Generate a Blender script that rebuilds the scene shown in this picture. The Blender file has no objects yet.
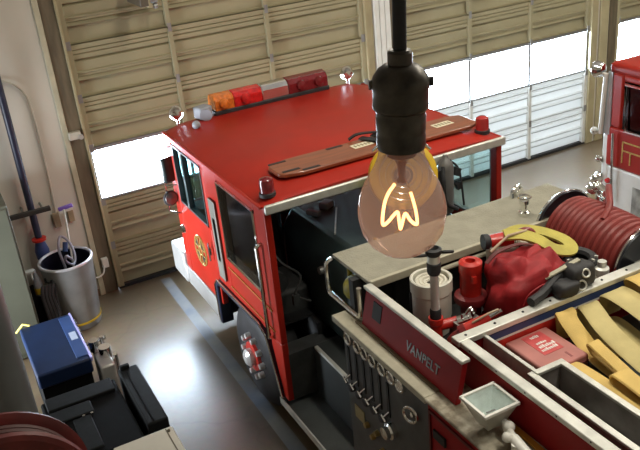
import bpy, bmesh, math, random
from mathutils import Vector, Matrix
random.seed(7)
sc = bpy.context.scene
COL = sc.collection
PI = math.pi

# ------------------------------------------------------------------ render look
sc.view_settings.view_transform = 'Standard'
sc.view_settings.look = 'None'
sc.view_settings.gamma = 1
sc.view_settings.use_curve_mapping = False
sc.view_settings.exposure = 0.0
sc.cycles.max_bounces = 8
sc.cycles.diffuse_bounces = 4
sc.cycles.glossy_bounces = 4
sc.cycles.transparent_max_bounces = 12
sc.cycles.sample_clamp_indirect = 10
sc.cycles.caustics_reflective = False
sc.cycles.caustics_refractive = False

# ------------------------------------------------------------------ camera
F, YAW, PITCH, ROLL = 816.0, .4446, .4381, -.1035
fw = Vector((math.sin(YAW)*math.cos(PITCH), math.cos(YAW)*math.cos(PITCH), -math.sin(PITCH)))
r0 = Vector((math.cos(YAW), -math.sin(YAW), 0)); u0 = r0.cross(fw)
CR = r0*math.cos(ROLL) + u0*math.sin(ROLL)
CU = u0*math.cos(ROLL) - r0*math.sin(ROLL)
cam = bpy.data.cameras.new('camera'); co = bpy.data.objects.new('camera', cam); COL.objects.link(co)
cam.sensor_width = 36; cam.lens = F/640*36; cam.clip_start = .02; cam.clip_end = 100
co.matrix_world = Matrix(((CR.x, CU.x, -fw.x, 0), (CR.y, CU.y, -fw.y, 0), (CR.z, CU.z, -fw.z, 5), (0, 0, 0, 1)))
sc.camera = co

# ------------------------------------------------------------------ materials
MATS = {}
def M(name, col, rough=.5, metal=0., var=.12, scale=6., bump=0., bscale=80., coat=0., col2=None, spec=.5, rvar=0., stretch=(1, 1, 1), detail=4):
    if name in MATS: return MATS[name]
    m = bpy.data.materials.new(name); m.use_nodes = True
    nt = m.node_tree; N = nt.nodes; L = nt.links
    b = N['Principled BSDF']
    b.inputs['Roughness'].default_value = rough
    b.inputs['Metallic'].default_value = metal
    b.inputs['Specular IOR Level'].default_value = spec
    b.inputs['Coat Weight'].default_value = coat
    b.inputs['Coat Roughness'].default_value = .08
    tc = N.new('ShaderNodeTexCoord'); mp = N.new('ShaderNodeMapping'); mp.inputs['Scale'].default_value = stretch
    L.new(tc.outputs['Object'], mp.inputs['Vector'])
    nz = N.new('ShaderNodeTexNoise'); nz.inputs['Scale'].default_value = scale; nz.inputs['Detail'].default_value = detail
    L.new(mp.outputs[0], nz.inputs['Vector'])
    rp = N.new('ShaderNodeValToRGB')
    c = Vector(col)
    a = c*(1-var); d = Vector(col2) if col2 else c*(1+var)
    rp.color_ramp.elements[0].position = .35; rp.color_ramp.elements[1].position = .68
    rp.color_ramp.elements[0].color = (*a, 1); rp.color_ramp.elements[1].color = (min(d.x, 1), min(d.y, 1), min(d.z, 1), 1)
    L.new(nz.outputs['Fac'], rp.inputs[0]); L.new(rp.outputs[0], b.inputs['Base Color'])
    if rvar:
        mr = N.new('ShaderNodeMapRange'); mr.inputs[3].default_value = rough-rvar; mr.inputs[4].default_value = rough+rvar
        L.new(nz.outputs['Fac'], mr.inputs[0]); L.new(mr.outputs[0], b.inputs['Roughness'])
    if bump:
        n2 = N.new('ShaderNodeTexNoise'); n2.inputs['Scale'].default_value = bscale
        L.new(mp.outputs[0], n2.inputs['Vector'])
        bp = N.new('ShaderNodeBump'); bp.inputs['Strength'].default_value = bump; bp.inputs['Distance'].default_value = .01
        L.new(n2.outputs['Fac'], bp.inputs['Height']); L.new(bp.outputs[0], b.inputs['Normal'])
    MATS[name] = m
    return m

def glass(name, tint, clear=.8, rough=.03, haze=None, hz=0.):
    """thin clear sheet: see-through, a fresnel reflection, and some haze"""
    if name in MATS: return MATS[name]
    m = bpy.data.materials.new(name); m.use_nodes = True
    nt = m.node_tree; N = nt.nodes; L = nt.links
    N.remove(N['Principled BSDF'])
    out = N['Material Output']
    tr = N.new('ShaderNodeBsdfTransparent'); tr.inputs[0].default_value = (*[t*clear for t in tint], 1)
    gl = N.new('ShaderNodeBsdfGlossy'); gl.inputs['Roughness'].default_value = rough
    lw = N.new('ShaderNodeLayerWeight'); lw.inputs[0].default_value = .5
    pw = N.new('ShaderNodeMath'); pw.operation = 'POWER'; pw.inputs[1].default_value = 4
    ma = N.new('ShaderNodeMath'); ma.operation = 'MULTIPLY_ADD'; ma.inputs[1].default_value = .6; ma.inputs[2].default_value = .045
    L.new(lw.outputs['Facing'], pw.inputs[0]); L.new(pw.outputs[0], ma.inputs[0])
    mx = N.new('ShaderNodeMixShader'); L.new(ma.outputs[0], mx.inputs[0]); L.new(tr.outputs[0], mx.inputs[1]); L.new(gl.outputs[0], mx.inputs[2])
    last = mx
    if hz:
        df = N.new('ShaderNodeBsdfDiffuse'); df.inputs[0].default_value = (*haze, 1)
        tl = N.new('ShaderNodeBsdfTranslucent'); tl.inputs[0].default_value = (*haze, 1)
        m1 = N.new('ShaderNodeMixShader'); m1.inputs[0].default_value = .6; L.new(df.outputs[0], m1.inputs[1]); L.new(tl.outputs[0], m1.inputs[2])
        m2 = N.new('ShaderNodeMixShader'); m2.inputs[0].default_value = hz; L.new(last.outputs[0], m2.inputs[1]); L.new(m1.outputs[0], m2.inputs[2])
        last = m2
    L.new(last.outputs[0], out.inputs[0])
    MATS[name] = m
    return m

def emit(name, col, s):
    if name in MATS: return MATS[name]
    m = bpy.data.materials.new(name); m.use_nodes = True
    b = m.node_tree.nodes['Principled BSDF']
    b.inputs['Base Color'].default_value = (*col, 1); b.inputs['Roughness'].default_value = .25
    b.inputs['Emission Color'].default_value = (*col, 1); b.inputs['Emission Strength'].default_value = s
    MATS[name] = m
    return m

def translucent(name, col, t=.6):
    if name in MATS: return MATS[name]
    m = bpy.data.materials.new(name); m.use_nodes = True
    nt = m.node_tree; N = nt.nodes; L = nt.links
    N.remove(N['Principled BSDF']); out = N['Material Output']
    nz = N.new('ShaderNodeTexNoise'); nz.inputs['Scale'].default_value = 3
    rp = N.new('ShaderNodeValToRGB')
    rp.color_ramp.elements[0].color = (*[c*.88 for c in col], 1); rp.color_ramp.elements[1].color = (*col, 1)
    L.new(nz.outputs['Fac'], rp.inputs[0])
    d = N.new('ShaderNodeBsdfDiffuse'); tr = N.new('ShaderNodeBsdfTranslucent')
    L.new(rp.outputs[0], d.inputs[0]); L.new(rp.outputs[0], tr.inputs[0])
    mx = N.new('ShaderNodeMixShader'); mx.inputs[0].default_value = t
    L.new(d.outputs[0], mx.inputs[1]); L.new(tr.outputs[0], mx.inputs[2]); L.new(mx.outputs[0], out.inputs[0])
    MATS[name] = m
    return m

RED = M('engine_red', (.33, .016, .008), .38, var=.10, scale=2.5, coat=.05, rvar=.05, spec=.28)
RED_BODY = M('body_red', (.27, .009, .011), .5, var=.12, scale=4, spec=.22)
RED_BRIGHT = M('fitting_red', (.50, .022, .014), .38, var=.15, scale=14, coat=.2)
CHROME = M('chrome', (.82, .82, .80), .12, 1, var=.05)
ALU = M('brushed_aluminium', (.62, .62, .57), .42, .55, var=.12, scale=10, bump=.05)
ALU_DARK = M('dull_aluminium', (.30, .30, .28), .45, .7, var=.18, scale=8)
DECK = M('dusty_tread_plate', (.29, .275, .215), .6, .15, var=.10, scale=9, bump=.7, bscale=75)
LEDGE = M('beige_ledge', (.40, .37, .28), .55, .1, var=.10, scale=12, bump=.1)
STAINED = M('stained_aluminium', (.30, .25, .17), .55, .15, var=.35, scale=11, col2=(.58, .54, .43), bump=.1)
STEEL_PANEL = M('grey_panel', (.075, .078, .08), .38, .4, var=.18, scale=8)
DARK = M('cab_black', (.012, .013, .014), .6, var=.2)
DARK_GREY = M('dark_grey_floor', (.035, .038, .038), .6, var=.25, scale=10)
TEAL = M('engine_cover_vinyl', (.03, .05, .05), .45, var=.2, scale=4)
RUBBER = M('black_rubber', (.018, .018, .02), .6, var=.2)
NAVY = M('navy_trim', (.012, .018, .04), .35, var=.1)
WHITE = M('white_paint', (.72, .71, .66), .4, var=.05)
SILVER = M('silver_bumper', (.42, .42, .41), .35, .3, var=.06)
GOLD = M('gold_leaf', (.55, .38, .12), .35, .6, var=.2, scale=30)
GLASS_DARK = glass('dark_tinted_glass', (.45, .5, .5), .22, .10)
GLASS_CLEAR = glass('clear_glass', (.78, .93, .93), .92, .02)
LENS_RED = M('red_lens', (.55, .012, .012), .12, var=.25, scale=20, coat=.8)
LENS_DARKRED = M('dark_red_lens', (.16, .010, .014), .2, var=.2, scale=20, coat=.5)
LENS_AMBER = M('amber_lens', (.62, .16, .02), .15, var=.3, scale=20, coat=.8)
HOSE_RED = M('red_rubber_hose', (.19, .022, .018), .5, var=.15, scale=9)
YELLOW_HOSE = M('yellow_hose_jacket', (.62, .43, .13), .75, var=.12, scale=5, bump=.25, bscale=160)
YELLOW_HOSE2 = M('pale_yellow_hose_jacket', (.52, .43, .19), .78, var=.12, scale=5, bump=.25, bscale=160)
YELLOW_PAINT = M('yellow_paint', (.62, .40, .02), .4, var=.1)
YELLOW_STRAP = M('lime_yellow_strap', (.42, .36, .07), .7, var=.15, scale=9, bump=.2)
PINK = M('faded_red_case', (.42, .16, .14), .5, var=.10, scale=7)
LABEL_RED = M('label_red', (.50, .07, .07), .4, var=.1, scale=30)
BAG = M('red_nylon', (.30, .008, .012), .65, var=.25, scale=7, bump=.3, bscale=18)
BLACK_STRAP = M('black_webbing', (.014, .014, .016), .7, var=.2)
BOARD = M('varnished_board', (.21, .055, .018), .35, var=.22, scale=5, stretch=(.5, 6, 1), coat=.4)
PAPER = M('paper_label', (.66, .62, .46), .7, var=.08, scale=60)
TAN_DOOR = M('tan_door_paint', (.335, .295, .18), .5, var=.07, scale=1.5)
WHITE_WALL = M('white_wall_paint', (.63, .59, .51), .7, var=.05, scale=1.2, bump=.05)
JAMB = M('brown_jamb', (.135, .105, .065), .55, var=.25, scale=4, stretch=(3, 3, .5))
JAMB_TAN = M('tan_jamb', (.40, .34, .20), .5, var=.12, scale=3)
WIN_FRAME = M('window_rail_grey', (.27, .26, .25), .45, .4, var=.1)
FIBRE = translucent('fibreglass_panel', (.82, .83, .82), .48)
PANE = emit('daylit_pane', (.70, .85, 1.0), 30.0)
CONCRETE_WALL = M('block_wall', (.50, .47, .40), .8, var=.08, scale=1, bump=.1)
CEIL = M('ceiling_white', (.58, .56, .50), .8, var=.05, scale=1)
CAN_GREY = M('galvanised_grey', (.27, .27, .265), .4, .35, var=.12, scale=5, rvar=.06)
LOCKER = M('sage_grey_paint', (.08, .082, .058), .5, var=.07, scale=3)
BLUE = M('blue_enamel', (.005, .014, .045), .5, var=.15, scale=4, spec=.2)
BLUE2 = M('light_blue_enamel', (.02, .05, .15), .35, var=.15, scale=4)
BLACK_CASE = M('black_case_vinyl', (.004, .0045, .005), .75, var=.15, scale=20, spec=.1)
BLACK_CASE2 = M('charcoal_case_vinyl', (.008, .009, .0095), .65, var=.15, scale=20, spec=.15)
BEIGE = M('beige_enamel', (.50, .47, .38), .5, var=.05, scale=4)
COLUMN = M('grey_column_paint', (.10, .105, .105), .35, .2, var=.15, scale=2)
PIPE = M('dark_pipe_paint', (.022, .024, .05), .4, var=.15)
PURPLE = M('purple_plastic', (.20, .12, .55), .4, var=.1)
BRASS = M('brass', (.50, .36, .14), .3, .9, var=.15, scale=20)
BAKELITE = M('aged_bronze_socket', (.06, .052, .042), .34, .6, var=.5, scale=45, rvar=.1)
CORD = M('dark_cord', (.016, .017, .018), .7, var=.2)
BULB = glass('hazy_bulb_glass', (.97, .88, .84), .93, .05, (.84, .66, .62), .27)  # pinkish haze colour stands for the filament's scattered glow
FILAMENT = emit('filament_glow', (1.0, .50, .17), 6.)
PATCH_GREY = M('dull_grey_plastic', (.26, .27, .30), .5, var=.1)

# floor: sealed concrete, stains, hairline cracks
def floor_material():
    m = bpy.data.materials.new('sealed_concrete'); m.use_nodes = True
    nt = m.node_tree; N = nt.nodes; L = nt.links; b = N['Principled BSDF']
    tc = N.new('ShaderNodeTexCoord')
    n1 = N.new('ShaderNodeTexNoise'); n1.inputs['Scale'].default_value = .8; n1.inputs['Detail'].default_value = 6
    n2 = N.new('ShaderNodeTexNoise'); n2.inputs['Scale'].default_value = 14; n2.inputs['Detail'].default_value = 5
    v = N.new('ShaderNodeTexVoronoi'); v.feature = 'DISTANCE_TO_EDGE'; v.inputs['Scale'].default_value = .55
    nd = N.new('ShaderNodeTexNoise'); nd.inputs['Scale'].default_value = 2.5
    mv = N.new('ShaderNodeMix'); mv.data_type = 'VECTOR'; mv.inputs[0].default_value = .25
    L.new(tc.outputs['Object'], mv.inputs[4]); L.new(nd.outputs['Color'], mv.inputs[5]); L.new(mv.outputs[1], v.inputs['Vector'])
    for n in (n1, n2, nd): L.new(tc.outputs['Object'], n.inputs['Vector'])
    r1 = N.new('ShaderNodeValToRGB')
    r1.color_ramp.elements[0].position = .3; r1.color_ramp.elements[0].color = (.155, .108, .064, 1)
    r1.color_ramp.elements[1].position = .7; r1.color_ramp.elements[1].color = (.21, .155, .098, 1)
    L.new(n1.outputs['Fac'], r1.inputs[0])
    mx = N.new('ShaderNodeMix'); mx.data_type = 'RGBA'; mx.blend_type = 'MULTIPLY'; mx.inputs[0].default_value = .35
    L.new(r1.outputs[0], mx.inputs[6]); L.new(n2.outputs['Color'], mx.inputs[7])
    cr = N.new('ShaderNodeValToRGB'); cr.color_ramp.elements[0].position = 0; cr.color_ramp.elements[1].position = .012
    cr.color_ramp.elements[0].color = (.55, .5, .45, 1); cr.color_ramp.elements[1].color = (1, 1, 1, 1)
    L.new(v.outputs['Distance'], cr.inputs[0])
    m2 = N.new('ShaderNodeMix'); m2.data_type = 'RGBA'; m2.blend_type = 'MULTIPLY'; m2.inputs[0].default_value = .3
    L.new(mx.outputs[2], m2.inputs[6]); L.new(cr.outputs[0], m2.inputs[7]); L.new(m2.outputs[2], b.inputs['Base Color'])
    mr = N.new('ShaderNodeMapRange'); mr.inputs[3].default_value = .26; mr.inputs[4].default_value = .38
    L.new(n1.outputs['Fac'], mr.inputs[0]); L.new(mr.outputs[0], b.inputs['Roughness'])
    b.inputs['Specular IOR Level'].default_value = .5
    b.inputs['Coat Weight'].default_value = .85; b.inputs['Coat Roughness'].default_value = .28
    bp = N.new('ShaderNodeBump'); bp.inputs['Strength'].default_value = .12; bp.inputs['Distance'].default_value = .01
    L.new(n2.outputs['Fac'], bp.inputs['Height']); L.new(bp.outputs[0], b.inputs['Normal'])
    return m
FLOOR = floor_material()
STRIPE = M('worn_blue_floor_paint', (.16, .19, .25), .35, var=.1, scale=1.8, col2=(.34, .32, .27), detail=6)

# ------------------------------------------------------------------ mesh builder
class MB:
    def __init__(s): s.bm = bmesh.new()
    def quad(s, *p):
        s.bm.faces.new([s.bm.verts.new(q) for q in p]); return s
    def box(s, x0, x1, y0, y1, z0, z1, M4=None):
        v = [Vector((x, y, z)) for x in (x0, x1) for y in (y0, y1) for z in (z0, z1)]
        if M4: v = [M4 @ q for q in v]
        v = [s.bm.verts.new(q) for q in v]
        for f in ((0, 1, 3, 2), (4, 6, 7, 5), (0, 4, 5, 1), (2, 3, 7, 6), (0, 2, 6, 4), (1, 5, 7, 3)): s.bm.faces.new([v[i] for i in f])
        return s
    def obox(s, c, size, rz=0, rx=0, ry=0):
        m = Matrix.Translation(c) @ Matrix.Rotation(rz, 4, 'Z') @ Matrix.Rotation(ry, 4, 'Y') @ Matrix.Rotation(rx, 4, 'X')
        a, b, d = [q/2 for q in size]
        return s.box(-a, a, -b, b, -d, d, m)
    def hexa(s, bot, top):
        v = [s.bm.verts.new(q) for q in list(bot)+list(top)]
        n = len(bot)
        s.bm.faces.new(v[:n][::-1]); s.bm.faces.new(v[n:])
        for i in range(n): s.bm.faces.new([v[i], v[(i+1) % n], v[n+(i+1) % n], v[n+i]])
        return s
    def prism(s, pts, ax, a, b):
        """2D polygon extruded along an axis: ax 0 -> (y,z), 1 -> (x,z), 2 -> (x,y)"""
        def p(q, t): return {0: (t, q[0], q[1]), 1: (q[0], t, q[1]), 2: (q[0], q[1], t)}[ax]
        return s.hexa([p(q, a) for q in pts], [p(q, b) for q in pts])
    def rings(s, R, closed=False, caps=True):
        V = [[s.bm.verts.new(q) for q in r] for r in R]
        n = len(R[0]); m = len(V)
        for i in range(m if closed else m-1):
            A = V[i]; B = V[(i+1) % m]
            for j in range(n): s.bm.faces.new([A[j], A[(j+1) % n], B[(j+1) % n], B[j]])
        if caps and not closed:
            s.bm.faces.new(V[0][::-1]); s.bm.faces.new(V[-1])
        return s
    def tube(s, pts, r, seg=8, closed=False, flat=None):
        """round tube along points; flat=(w,t) gives a band instead (w across, t thick, starting from an up hint)"""
        P = [Vector(p) for p in pts]; n = len(P); R = []
        T = []
        for i in range(n):
            a = P[(i-1) % n] if (closed or i > 0) else P[i]; b = P[(i+1) % n] if (closed or i < n-1) else P[i]
            T.append((b-a).normalized())
        up = Vector((0, 0, 1)) if abs(T[0].z) < .9 else Vector((0, 1, 0))
        nn = (up - T[0]*up.dot(T[0])).normalized()
        for i in range(n):
            nn = (nn - T[i]*nn.dot(T[i])).normalized(); bb = T[i].cross(nn)
            rr = r[i] if isinstance(r, (list, tuple)) else r
            if flat:
                w, t = flat
                R.append([P[i]+bb*w/2+nn*t/2, P[i]-bb*w/2+nn*t/2, P[i]-bb*w/2-nn*t/2, P[i]+bb*w/2-nn*t/2])
            else:
                R.append([P[i]+(nn*math.cos(2*PI*k/seg)+bb*math.sin(2*PI*k/seg))*rr for k in range(seg)])
        return s.rings(R, closed)
    def lathe(s, prof, o, ax=(0, 0, 1), seg=24, caps=True, sx=1.):
        """profile of (radius, height) turned about an axis through o"""
        o = Vector(o); ax = Vector(ax).normalized()
        u = ax.orthogonal().normalized(); v = ax.cross(u)
        R = [[o+ax*h+(u*math.cos(2*PI*k/seg)*sx+v*math.sin(2*PI*k/seg))*max(r, 1e-4) for k in range(seg)] for r, h in prof]
        return s.rings(R, caps=caps)
    def cyl(s, a, b, r, r2=None, seg=16):
        a = Vector(a); b = Vector(b); d = (b-a)
        return s.lathe([(r, 0), (r2 if r2 is not None else r, d.length)], a, d, seg)
    def sphere(s, c, r, seg=16, n=9, ax=(0, 0, 1), sq=1.):
        return s.lathe([(r*math.sin(PI*i/n), -r*sq*math.cos(PI*i/n)) for i in range(n+1)], c, ax, seg, caps=False)
    def torus(s, c, ax, R, r, seg=32, sub=8):
        c = Vector(c); ax = Vector(ax).normalized(); u = ax.orthogonal().normalized(); v = ax.cross(u)
        RR = []
        for k in range(seg):
            d = u*math.cos(2*PI*k/seg)+v*math.sin(2*PI*k/seg)
            RR.append([c+d*(R+r*math.cos(2*PI*j/sub))+ax*r*math.sin(2*PI*j/sub) for j in range(sub)])
        return s.rings(RR, closed=True)
    def build(s, name, mat, parent=None, bevel=0, angle=35, segs=2):
        bm = s.bm
        bmesh.ops.recalc_face_normals(bm, faces=bm.faces)
        me = bpy.data.meshes.new(name)
        r = parent
        while r and r.parent: r = r.parent
        if r: bmesh.ops.translate(bm, verts=bm.verts, vec=-Vector(r.location))
        bm.to_mesh(me); bm.free()
        me.materials.append(mat)
        me.shade_smooth(); me.set_sharp_from_angle(angle=math.radians(angle))
        o = bpy.data.objects.new(name, me); COL.objects.link(o)
        if parent: o.parent = parent
        if bevel:
            b = o.modifiers.new('bevel', 'BEVEL'); b.width = bevel; b.segments = segs; b.limit_method = 'ANGLE'; b.angle_limit = math.radians(40)
            b.harden_normals = False
        return o

def smooth_path(P, n=6, closed=False):
    """Catmull-Rom through the points"""
    P = [Vector(p) for p in P]; out = []
    m = len(P)
    for i in range(m if closed else m-1):
        p1, p2 = P[i], P[(i+1) % m]
        p0 = P[i-1] if (closed or i > 0) else p1*2-p2
        p3 = P[(i+2) % m] if (closed or i+2 < m) else p2*2-p1
        for k in range(n):
            t = k/n
            out.append(.5*((2*p1)+(p2-p0)*t+(2*p0-5*p1+4*p2-p3)*t*t+(3*p1-p0-3*p2+p3)*t**3))
    if not closed: out.append(P[-1])
    return out

def thing(name, label, cat, base=(0, 0, 0), group=None):
    o = bpy.data.objects.new(name, None); COL.objects.link(o); o.location = base; o.empty_display_size = .1
    o['label'] = label; o['category'] = cat
    if group: o['group'] = group
    return o
def tag(o, label, cat, group=None):
    o['label'] = label; o['category'] = cat
    if group: o['group'] = group
    return o
def centre(o, base):
    """put a single-mesh thing's origin at its base"""
    o.data.transform(Matrix.Translation(-Vector(base))); o.location = base
    return o
def struct(o):
    o['kind'] = 'structure'; return o
def text(name, body, size, origin, X, Y, mat, parent, extrude=.004, align='LEFT', xs=1.):
    cu = bpy.data.curves.new(name, 'FONT'); cu.body = body; cu.size = size; cu.extrude = extrude; cu.align_x = align
    cu.space_character = 1.05; cu.offset = size*.012
    t = bpy.data.objects.new(name, cu); COL.objects.link(t)
    bpy.context.view_layer.update()
    me = bpy.data.meshes.new_from_object(t.evaluated_get(bpy.context.evaluated_depsgraph_get()))
    bpy.data.objects.remove(t); bpy.data.curves.remove(cu)
    X = Vector(X).normalized(); Y = Vector(Y).normalized(); Z = X.cross(Y)
    r = parent
    while r.parent: r = r.parent
    o3 = Vector(origin)-Vector(r.location)
    me.transform(Matrix(((X.x*xs, Y.x, Z.x, o3.x), (X.y*xs, Y.y, Z.y, o3.y), (X.z*xs, Y.z, Z.z, o3.z), (0, 0, 0, 1))))
    me.materials.clear(); me.materials.append(mat)
    o = bpy.data.objects.new(name, me); COL.objects.link(o); o.parent = parent
    return o

# ================================================================== THE BAY
struct(MB().box(-1.6, 15, -2.5, 9.9, -.2, 0).build('floor', FLOOR))
struct(MB().box(-1.6, 15, -2.5, 10.0, 6.5, 6.7).build('ceiling', CEIL))
for q_ in ((-2.5, 7.2, 0, 6.5), (8.5, 9.9, 0, 6.5), (7.2, 8.5, 2.3, 6.5)):    # a side doorway stands open to the daylight
    struct(MB().box(-1.8, -1.6, q_[0], q_[1], q_[2], q_[3]).build('wall_left', CONCRETE_WALL))
struct(MB().box(15, 15.2, -2.5, 9.9, 0, 6.5).build('wall_right', CONCRETE_WALL))
struct(MB().box(-1.6, 15, -2.7, -2.5, 0, 6.5).build('wall_front', CONCRETE_WALL))
WY = 9.6
for q_ in ((-1.6, 1.43, WY, 0, 6.5), (1.43, 15, WY+.06, 3.86, 6.5), (5.66, 5.94, WY, 0, 3.86), (9.78, 10.03, WY, 0, 3.86), (13.9, 15, WY, 0, 3.86)):
    struct(MB().box(q_[0], q_[1], q_[2], WY+.3, q_[3], q_[4]).build('wall_back', WHITE_WALL))
# jambs and door tracks
def jamb(n, x0, x1, m, y0=WY-.02):
    t = MB().box(x0, x1, y0, WY+.2, 0, 3.9)
    struct(t.build('trim_%d' % n, m, bevel=.006))
jamb(1, 1.43, 1.60, JAMB, WY-.01)
jamb(2, 5.55, 5.66, JAMB_TAN); jamb(3, 5.94, 6.05, JAMB)
jamb(4, 9.64, 9.78, JAMB_TAN); jamb(5, 10.03, 10.19, JAMB)
t = MB()                                                         # white boards with grooves on the pillar between the doors
for i in range(3): t.box(5.675+i*.085, 5.675+i*.085+.075, WY-.055, WY-.02, 0, 3.86)
struct(t.build('trim_6', WHITE, bevel=.004))
t = MB().box(9.82, 9.99, WY-.04, WY, 0, 3.86); struct(t.build('trim_7', JAMB_TAN, bevel=.01))
t = MB().box(1.36, 1.43, WY-.03, WY, 0, 6.5); struct(t.build('trim_8', M('cream_trim', (.50, .46, .33), .6), bevel=.01))
struct(MB().box(-1.6, 1.36, WY-.015, WY, 0, .09).build('baseboard_back', M('brown_base', (.16, .10, .06), .6)))
# worn painted guide line on the floor
s = MB(); s.quad((2.07, 3.0, .003), (2.22, 3.0, .003), (2.26, 9.5, .003), (2.13, 9.5, .003)); struct(s.build('trim_9', STRIPE))

PROF = [(0, 0), (.01, .03), (.09, .03), (.10, .021), (.115, .03), (.17, .03), (.18, .021), (.195, .03), (.27, .03), (.285, .010), (.30, .010), (.33, .022),
        (.50, .022), (.52, .032), (.54, .032), (.56, .022), (.60, .022), (.61, .013), (.63, .022), (.67, .032), (.685, .008), (.72, .004), (.96, .010), (.985, .032), (1, 0)]
def section(x0, x1, zt, zb):
    m = MB()
    f = [(zt+(zb-zt)*t, WY+.085-d*2.2) for t, d in PROF]
    b = [(zb, WY+.12), (zt, WY+.12)]
    m.prism([(y, z) for z, y in f]+[(y, z) for z, y in b], 0, x0, x1)
    return m
ZS = [3.80, 3.165, 2.545, 1.93, 1.235, .63, .02]
def overhead_door(n, xs, low):
    d = bpy.data.objects.new('door_%d' % n, None); COL.objects.link(d); d.location = (xs[0], WY, 0); struct(d)
    x0, x1 = xs[0], xs[-1]
    for i in range(6):
        if i == 3: continue
        sc_ = section(x0, x1, ZS[i], ZS[i+1]).build('door_section', TAN_DOOR if i < 3 else low, d, angle=20)
        if i > 3 and low is not TAN_DOOR:
            h_ = ZS[i]-ZS[i+1]
            for t_ in (.14, .30, .55, .70, .97): MB().box(x0, x1, WY+.012, WY+.022, ZS[i]-h_*t_-.006, ZS[i]-h_*t_+.006).build('rib', M('pale_rib', (.40, .41, .40), .5), sc_)
    # glazed section: rails, posts and one pane per bay
    m = MB().box(x0, x1, WY+.015, WY+.10, 1.885, 1.928).box(x0, x1, WY+.02, WY+.10, 1.237, 1.265)
    m.build('window_rail', WIN_FRAME, d, bevel=.004)
    for a, b in zip(xs[:-1], xs[1:]):
        MB().box(a+.012, b-.012, WY+.05, WY+.065, 1.265, 1.885).build('window_pane', PANE, d)
    for i, x in enumerate(xs):
        e = .065 if i in (0, len(xs)-1) else .055
        xa = x if i == 0 else (x-e if i == len(xs)-1 else x-e/2)
        m = MB()
        for k in range(3): m.box(xa, xa+e, WY-.012, WY+.05, ZS[k+1]+.012, ZS[k]-.012)
        m.build('stile', TAN_DOOR, d, bevel=.004)
        m = MB()
        for k in (4, 5): m.box(xa, xa+e, WY-.012, WY+.05, ZS[k+1]+.012, ZS[k]-.012)
        m.build('stile', low if low is TAN_DOOR else M('pale_stile', (.62, .62, .58), .5), d, bevel=.004)
        wv = .04 if 0 < i < len(xs)-1 else .035
        xm = xa+e/2 if 0 < i < len(xs)-1 else (xa+wv/2 if i == 0 else xa+e-wv/2)
        MB().box(xm-wv/2, xm+wv/2, WY+.02, WY+.10, 1.265, 1.885).build('glazing_bar', WIN_FRAME, d)
        for k in range(1, 6):                                    # hinge at every joint
            MB().box(xa+.006, xa+e-.006, WY-.022, WY-.012, ZS[k]-.05, ZS[k]+.05).build('hinge', WIN_FRAME, d)
    MB().box(x0, x1, WY, WY+.08, 0, .045).build('bottom_seal', RUBBER, d)
    for x in (x0-.012, x1+.012):                                 # roller track
        MB().box(x-.014, x+.014, WY-.05, WY-.004, .05, 3.85).build('track', JAMB_TAN, d, bevel=.004)
    return d
overhead_door(1, [1.62, 2.86, 4.13, 5.53], TAN_DOOR)
overhead_door(2, [6.07, 7.29, 8.43, 9.62], FIBRE)
overhead_door(3, [10.21, 11.4, 12.6, 13.88], FIBRE)

# motor and rail of the door opener hanging into the top of the view
op = thing('door_opener', 'dark steel door opener hanging before the top of the left overhead door', 'door opener', (2.3, 9.0, 3.55))
MB().box(2.404, 2.50, 9.0, 9.55, 3.54, 3.80).build('rail', M('opener_brown', (.10, .08, .055), .5), op, bevel=.01)
MB().box(2.585, 2.635, 9.36, 9.42, 3.46, 6.49).build('hanger', JAMB_TAN, op, bevel=.004)
MB().cyl((2.62, 9.39, 3.55), (2.70, 9.39, 3.55), .05).cyl((2.66, 9.39, 3.47), (2.70, 9.39, 3.47), .03).build('sprocket', ALU_DARK, op)
MB().box(2.45, 2.64, 9.3, 9.4, 3.60, 3.66).build('bracket', JAMB_TAN, op)

# ================================================================== FIRE ENGINE IN THE NEAR BAY
XC = 3.37; XL = 2.17; XR = 2*XC-XL
E1 = thing('fire_engine', 'large red pumper with open-backed cab nearest the camera', 'fire engine', (XC, 4.5, 0))
def P(m, name, mat, parent=None, bevel=0, **k): return m.build(name, mat, parent or E1, bevel, **k)
# ---- chassis and cab floor
P(MB().box(2.5, 4.24, .2, 8.1, .35, .62), 'chassis', DARK)
P(MB().box(2.22, 4.52, 7.12, 8.1, .62, .92).box(2.62, 4.12, 5.6, 7.2, .62, .98).box(2.22, 4.52, 5.57, 5.75, .5, .98), 'cab_floor', DARK_GREY)
# ---- roof: slightly crowned
rf = MB(); R = []
ys = [5.55, 5.60, 7.95, 8.10, 8.16]; zs = [2.455, 2.47, 2.475, 2.462, 2.43]
for y, z in zip(ys, zs):
    ring = []
    ins = .02 if y in (5.55, 8.16) else 0
    for k in range(13):
        u = -1+2*k/12
        x = XC+u*(XR-XL)/2*(1.0) + (ins if u < 0 else -ins)*(abs(u) > .99)
        zz = z-.018*u**6 - .010*u*u
        if abs(u) == 1: zz -= .035
        ring.append((x, y, zz))
    ring += [(XR, y, 2.37), (XL, y, 2.37)]
    R.append(ring)
rf.rings(R); P(rf, 'roof', RED, bevel=.012)
P(MB().box(XL-.005, XR+.005, 5.515, 5.553, 2.355, 2.435), 'roof_trim', ALU, bevel=.012)
for a in (XL-.03, XR): P(MB().box(a, a+.03, 5.6, 8.1, 2.385, 2.41), 'drip_rail', RED, bevel=.006)
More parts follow.
